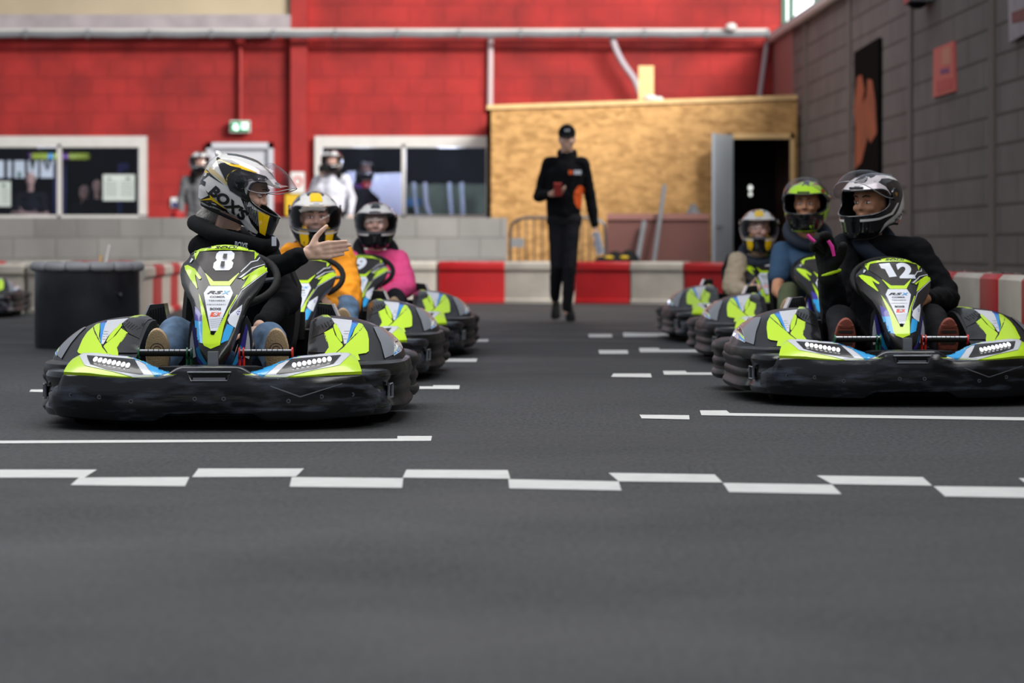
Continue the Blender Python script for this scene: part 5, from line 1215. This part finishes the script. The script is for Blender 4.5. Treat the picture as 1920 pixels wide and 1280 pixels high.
# driver of 12, gloved hand raised
def h12(K):
    w = P(1552, 508, 13.2); return [hand(w, (-.12, -.1, 1), (.75, -.55, 0), (-.6, -.8, 0), 1.3, (.55, .8, .95, 1.1), (.6, .6)), hand(P(1735, 560, 13.3), (-.5, -.8, -.1), (0, .3, 1), (-1, 0, 0), 1., (.9, .9, 1., 1.), (.5, .5))]
d12, j12, H12 = seated(3, 'person driving kart 12 in black jacket with white and black helmet, gloved hand raised', P(1633, 382, 13.8), -128, 9, {'jacket': 'cloth_black', 'trousers': 'cloth_charcoal', 'brace': 'navy'}, ('duo', 50),
       J={'shr': P(1583, 462, 13.8), 'shl': P(1722, 470, 13.8), 'elr': P(1560, 560, 13.55), 'wrr': P(1552, 512, 13.22), 'ell': P(1778, 560, 13.75), 'wrl': P(1735, 560, 13.3), 'chest': P(1650, 530, 13.9)}, hands=h12, skin='skin_tan', shoe_m=('sole_red', 'sole_dark'), arrow=False, nwr=.008,
       extra_jacket=[('c', P(1718, 478, 13.8), P(1770, 545, 13.75), .08, .07), ('c', P(1556, 520, 13.3), P(1575, 640, 13.4), .055, .07), ('c', P(1583, 470, 13.8), P(1570, 560, 13.6), .075, .07), ('e', P(1650, 560, 13.9), (.2, .12, .2))])
before = set(o.name for o in bpy.data.objects)
w = P(1552, 508, 13.2); gl = h12(KM[3])[0]
g_ = blob('glove', gl+[('c', w+Vector((0, 0, -.03)), w+Vector((0, 0, .03)), .036, .034)], .006, 'matte_black', None, 2, infl=.011)
for p_ in g_.data.polygons: pass
mb = MB(); c = P(1556, 512, 13.2); mb.tube([c+Vector((.047*math.cos(t), .045*math.sin(t), .014*math.cos(t))) for t in [k*math.pi/12 for k in range(24)]], .008, 'lime', 8, closed=True)
mb.build('glove_cuff', g_)
mb = MB()
for pl in ([(1548, 484), (1556, 470), (1562, 462)] and [(1514, 440), (1520, 447), (1528, 453)], [(1553, 451), (1560, 462), (1564, 480)]): mb.tube([P(x, y, 13.08) for x, y in pl], [.008, .0095, .007], 'pink_plastic', 8)
mb.tube([P(1528, 453, 13.1), P(1537, 462, 13.12), P(1546, 470, 13.15)], .014, 'matte_black', 10); mb.tube([P(1553, 451, 13.11), P(1557, 462, 13.13), P(1552, 480, 13.15)], .013, 'matte_black', 10)
mb.build('finger_trim', g_)
for o in [x for x in bpy.data.objects if x.name not in before and x.parent is None]: o.parent = d12; o.matrix_parent_inverse = Matrix.Translation(-d12.location)
# blue shirt
d5, j5, H5 = seated(4, 'person driving in blue shirt with bare arms and lime green helmet', P(1513, 384, 17.8), -104, 8, {'jacket': 'cloth_blue', 'trousers': 'cloth_olive', 'brace': 'navy'}, ('lime', 55, False), skin='skin_tan', sleeves='short',
       J={'shr': P(1467, 472, 17.85), 'shl': P(1560, 474, 17.85), 'elr': P(1457, 545, 17.6), 'wrr': P(1500, 583, 17.3), 'ell': P(1575, 550, 17.7), 'wrl': P(1552, 560, 17.3), 'knr': P(1480, 549, 17.5), 'anr': P(1474, 612, 17.15), 'chest': P(1505, 520, 17.9)},
       extra_jacket=[('e', P(1505, 500, 17.85), (.2, .13, .14))])
seated(5, 'person driving at the back of the right row in beige jacket and yellow topped helmet', P(1423, 430, 21.3), -93, 8, {'jacket': 'cloth_beige', 'trousers': 'denim_dark', 'brace': 'navy'}, ('top', 0, False),
       J={'shr': P(1383, 490, 21.3), 'elr': P(1378, 540, 21.2), 'wrr': P(1405, 545, 20.9), 'knr': P(1412, 545, 21.1), 'anr': P(1400, 578, 20.85)}, nwr=.012,
       extra_jacket=[('c', P(1385, 492, 21.3), P(1376, 535, 21.25), .085, .09), ('c', P(1376, 540, 21.2), P(1395, 548, 21.0), .07, .05)])
# ---------------------------------------------------------------- walking man
def stand(name, label, J, H, cols, hands=(), helmet=None, brace=False, root=None, sleeves='long', voxel=.008, nwr=.006, shoes=None, extra=(), fn=None, slots=None, hs=1.0, skin='skin', group=None):
    return person(name, label, H, hs, J, cols, group, hands, voxel, helmet, brace, skin, root, nwr, sleeves, shoes, extra, fn, slots)
Y = 26.9; p = lambda x, y, dy=0.: P(x, y, Y+dy)
J = {'neck': p(1063, 284), 'chest': p(1060, 325), 'pel': p(1056, 400), 'shr': p(1030, 306), 'shl': p(1093, 307), 'elr': p(1010, 368, .05), 'wrr': p(1032, 364, -.25), 'ell': p(1107, 372, .05), 'wrl': p(1116, 426, -.02),
     'hpr': p(1044, 412), 'hpl': p(1072, 412), 'knr': p(1044, 498, -.02), 'knl': p(1068, 502, -.08), 'anr': p(1040, 563, .28), 'anl': p(1063, 585, .0)}
H = frame(-90, 6, 0, p(1063, 262, -.02))
hr = hand(p(1033, 364, -.26), (.9, -.35, .15), (0, -.6, .8), (.1, .6, .6), 1.05, (.5, .6, .6, .6), (.4, .4)); hl_ = hand(p(1117, 430, -.02), (.1, -.1, -1), (-.3, -1, 0), (-1, .2, 0), 1.05, (.3, .4, .5, .5), (.3, .4))
def wf(c): return 1 if (c.x-p(1088, 0).x)**2/.0035+((c.z-p(0, 370).z)**2)/.0125 < 1 and c.y < Y+.03 and c.x < p(1096, 0).x else 0
wm = stand('walking_man', 'man walking in black cap and black hoodie, looking at the phone in his hand', J, H, {'jacket': 'cloth_black', 'trousers': 'cloth_charcoal', 'slim': .93}, [hr, hl_], root=(H.translation.x, Y, 0), fn=wf, slots=['cloth_black', 'accent_orange'],
           extra=[('c', p(1044, 400), p(1070, 400), .085, .085), ('c', p(1053, 288, .05), p(1073, 288, .05), .05, .05)],
           shoes=[(p(1043, 574, .28), (0, .25, .95), (-.05, -.95, -.25), 'matte_black', 'matte_black', .28, .05), (G(1067, 603)+Vector((0, .12, .085)), (0, 0, 1), (.12, -1, 0), 'matte_black', 'matte_black', .29, .05)])
before = set(o.name for o in bpy.data.objects)
mb = MB(); q = lambda x, y, z: H @ Vector((x, y, z))
mb.ell(H @ Vector((-.012, 0, .062)), (.104, .084, .088), 'cloth_black', H.to_3x3(), 20, 14)
mb.loft([[q(.075+.0*t, -.062+.0155*k, .062) for k in range(9)]+[q(.075, .062-.0155*k, .052) for k in range(9)] if t == 0 else [q(.165-.05*abs(-1+.25*k)**2, -.062+.0155*k, .045) for k in range(9)]+[q(.165-.05*abs(1-.25*k)**2, .062-.0155*k, .039) for k in range(9)] for t in (0, 1)], 'cloth_black')
for a in (-.02, .006): mb.box(.088, .096, a, a+.018, .085, .105, 'white_graphic', H)
mb.build('cap')
mb = MB(); 
for x0, x1, m in ((1066, 1074, 'accent_orange'), (1076, 1090, 'white_graphic')):
    a = P(x0, 319, Y-.155); b = P(x1, 327, Y-.155); mb.box(a.x, b.x, a.y, a.y+.01, b.z, a.z, m)
mb.build('chest_badge')
for o in [x for x in bpy.data.objects if x.name not in before and x.parent is None]: o.parent = wm; o.matrix_parent_inverse = Matrix.Translation(-wm.location)
mb = MB(); Mp = Matrix.Translation(p(1046, 355, -.36)) @ Matrix.Rotation(math.radians(-50), 4, 'X'); mb.box(-.038, .038, -.075, .075, -.005, .005, 'poster_red', Mp); mb.box(-.034, .034, -.07, .07, .005, .006, 'gloss_black', Mp)
thing(mb, 'phone', 'phone in a red case held in the hand of the walking man', 'phone', org=p(1046, 355, -.36))
mb = MB(); a = p(1117, 440, -.06); Mp = Matrix.Translation(a) @ Matrix.Rotation(math.radians(-14), 4, 'Y'); mb.box(-.035, .04, -.004, .004, -.19, .02, 'white_graphic', Mp); mb.box(-.03, .02, -.014, -.006, -.16, .02, 'hall_white', Mp)
thing(mb, 'folded_paper', 'folded white paper held low in the hand of the walking man', 'paper', org=a)
# ---------------------------------------------------------------- people on the walkway and behind the glass
def standing_simple(name, label, hx, hy, Yp, zf, cols, yaw, helmet, pose='down', hs=1.0, brace=False, skin='skin'):
    c = P(hx, hy, Yp); x, y, z = c; h = z-zf; k = h/1.62; v = lambda a, b, c_: Vector((x+a*k, y+b, zf+c_*k))
    J = {'neck': v(0, .02, 1.45), 'chest': v(0, .02, 1.22), 'pel': v(0, .02, .96), 'shr': v(-.18, .02, 1.38), 'shl': v(.18, .02, 1.38), 'hpr': v(-.09, .02, .9), 'hpl': v(.09, .02, .9), 'knr': v(-.1, 0, .5), 'knl': v(.1, 0, .5), 'anr': v(-.11, .03, .10), 'anl': v(.11, .03, .10)}
    if pose == 'down': J.update(elr=v(-.25, .03, 1.12), ell=v(.25, .03, 1.12), wrr=v(-.24, -.06, .9), wrl=v(.24, -.06, .9)); hn = [hand(J['wr'+s_], (0, -.1, -1), (0, -1, 0), (1 if s_ == 'r' else -1, 0, 0), 1., (.3, .3, .4, .4)) for s_ in 'rl']
    elif pose == 'phone': J.update(elr=v(-.26, -.12, 1.20), ell=v(.27, .03, 1.12), wrr=v(-.12, -.28, 1.42), wrl=v(.25, -.06, .9)); hn = [hand(J['wrr'], (.2, -.1, 1), (.5, -.5, 0), (.5, .5, 0), 1., (.8, .8, .8, .8)), hand(J['wrl'], (0, -.1, -1), (0, -1, 0), (-1, 0, 0), 1., (.3, .3, .4, .4))]
    else: J.update(elr=v(-.25, -.06, 1.10), ell=v(.25, -.06, 1.10), wrr=v(.06, -.20, 1.10), wrl=v(-.06, -.24, 1.14)); hn = [hand(J['wrr'], (1, 0, .1), (0, -.1, 1), (0, 1, 0), 1., (.2, .2, .2, .2)), hand(J['wrl'], (-1, 0, 0), (0, -.1, 1), (0, 1, 0), 1., (.2, .2, .2, .2))]
    up = Vector((0, 0, 1)); sh = [(Vector((J['an'+s_].x, J['an'+s_].y, zf+.08)), (0, 0, 1), (0, -1, 0), 'matte_black', 'cloth_charcoal', .27, .045) for s_ in 'rl']
    return person(name, label, frame(yaw, 4, 0, c), hs, J, cols, None, hn, .010, helmet, brace, skin, (x, y, zf), .008, 'short' if pose == 'crossed' else 'long', sh)
standing_simple('bystander', 'person in grey hoodie and white helmet standing behind the parapet left of the white door', 374, 304, 39.3, .22, {'jacket': 'cloth_grey', 'trousers': 'cloth_grey', 'brace': 'matte_black'}, -75, ('duo', 0, False), 'down', brace=True)
s2 = standing_simple('bystander', 'person in white hoodie and helmet holding a black camera before the face', 622, 302, 39.3, .22, {'jacket': 'cloth_white', 'trousers': 'cloth_charcoal', 'brace': 'matte_black'}, -100, ('duo', 0, False), 'phone', brace=True)
mb = MB(); c = P(607, 316, 38.85); mb.box(c.x-.07, c.x+.07, c.y-.02, c.y+.05, c.z-.05, c.z+.05, 'matte_black'); mb.cyl(c+Vector((0, -.02, 0)), c+Vector((0, -.10, 0)), .04, 'gloss_black'); mb.cyl(c+Vector((0, -.10, 0)), c+Vector((0, -.105, 0)), .045, 'matte_black'); mb.box(c.x-.02, c.x+.03, c.y-.01, c.y+.04, c.z+.05, c.z+.07, 'matte_black')
thing(mb, 'camera_body', 'black camera held up by the person in the white hoodie', 'camera', org=c)
standing_simple('window_person', 'person in dark shirt with crossed bare arms behind the left window', 57, 338, 45.6, 0, {'jacket': 'cloth_charcoal', 'trousers': 'cloth_charcoal'}, -90, None, 'crossed')
standing_simple('window_person', 'person in dark clothes and black and white helmet behind the second window', 686, 318, 46.3, .1, {'jacket': 'cloth_black', 'trousers': 'cloth_black'}, -60, ('duo', 0, False), 'down')
standing_simple('window_person', 'person in dark top half hidden by the paper notice behind the left window', 183, 352, 46.3, 0, {'jacket': 'cloth_black', 'trousers': 'denim_dark'}, -70, None, 'down')
standing_simple('window_person', 'person in dark top standing in the middle of the right pane of the left window', 158, 362, 46.6, 0, {'jacket': 'cloth_charcoal', 'trousers': 'cloth_black'}, -110, None, 'down')
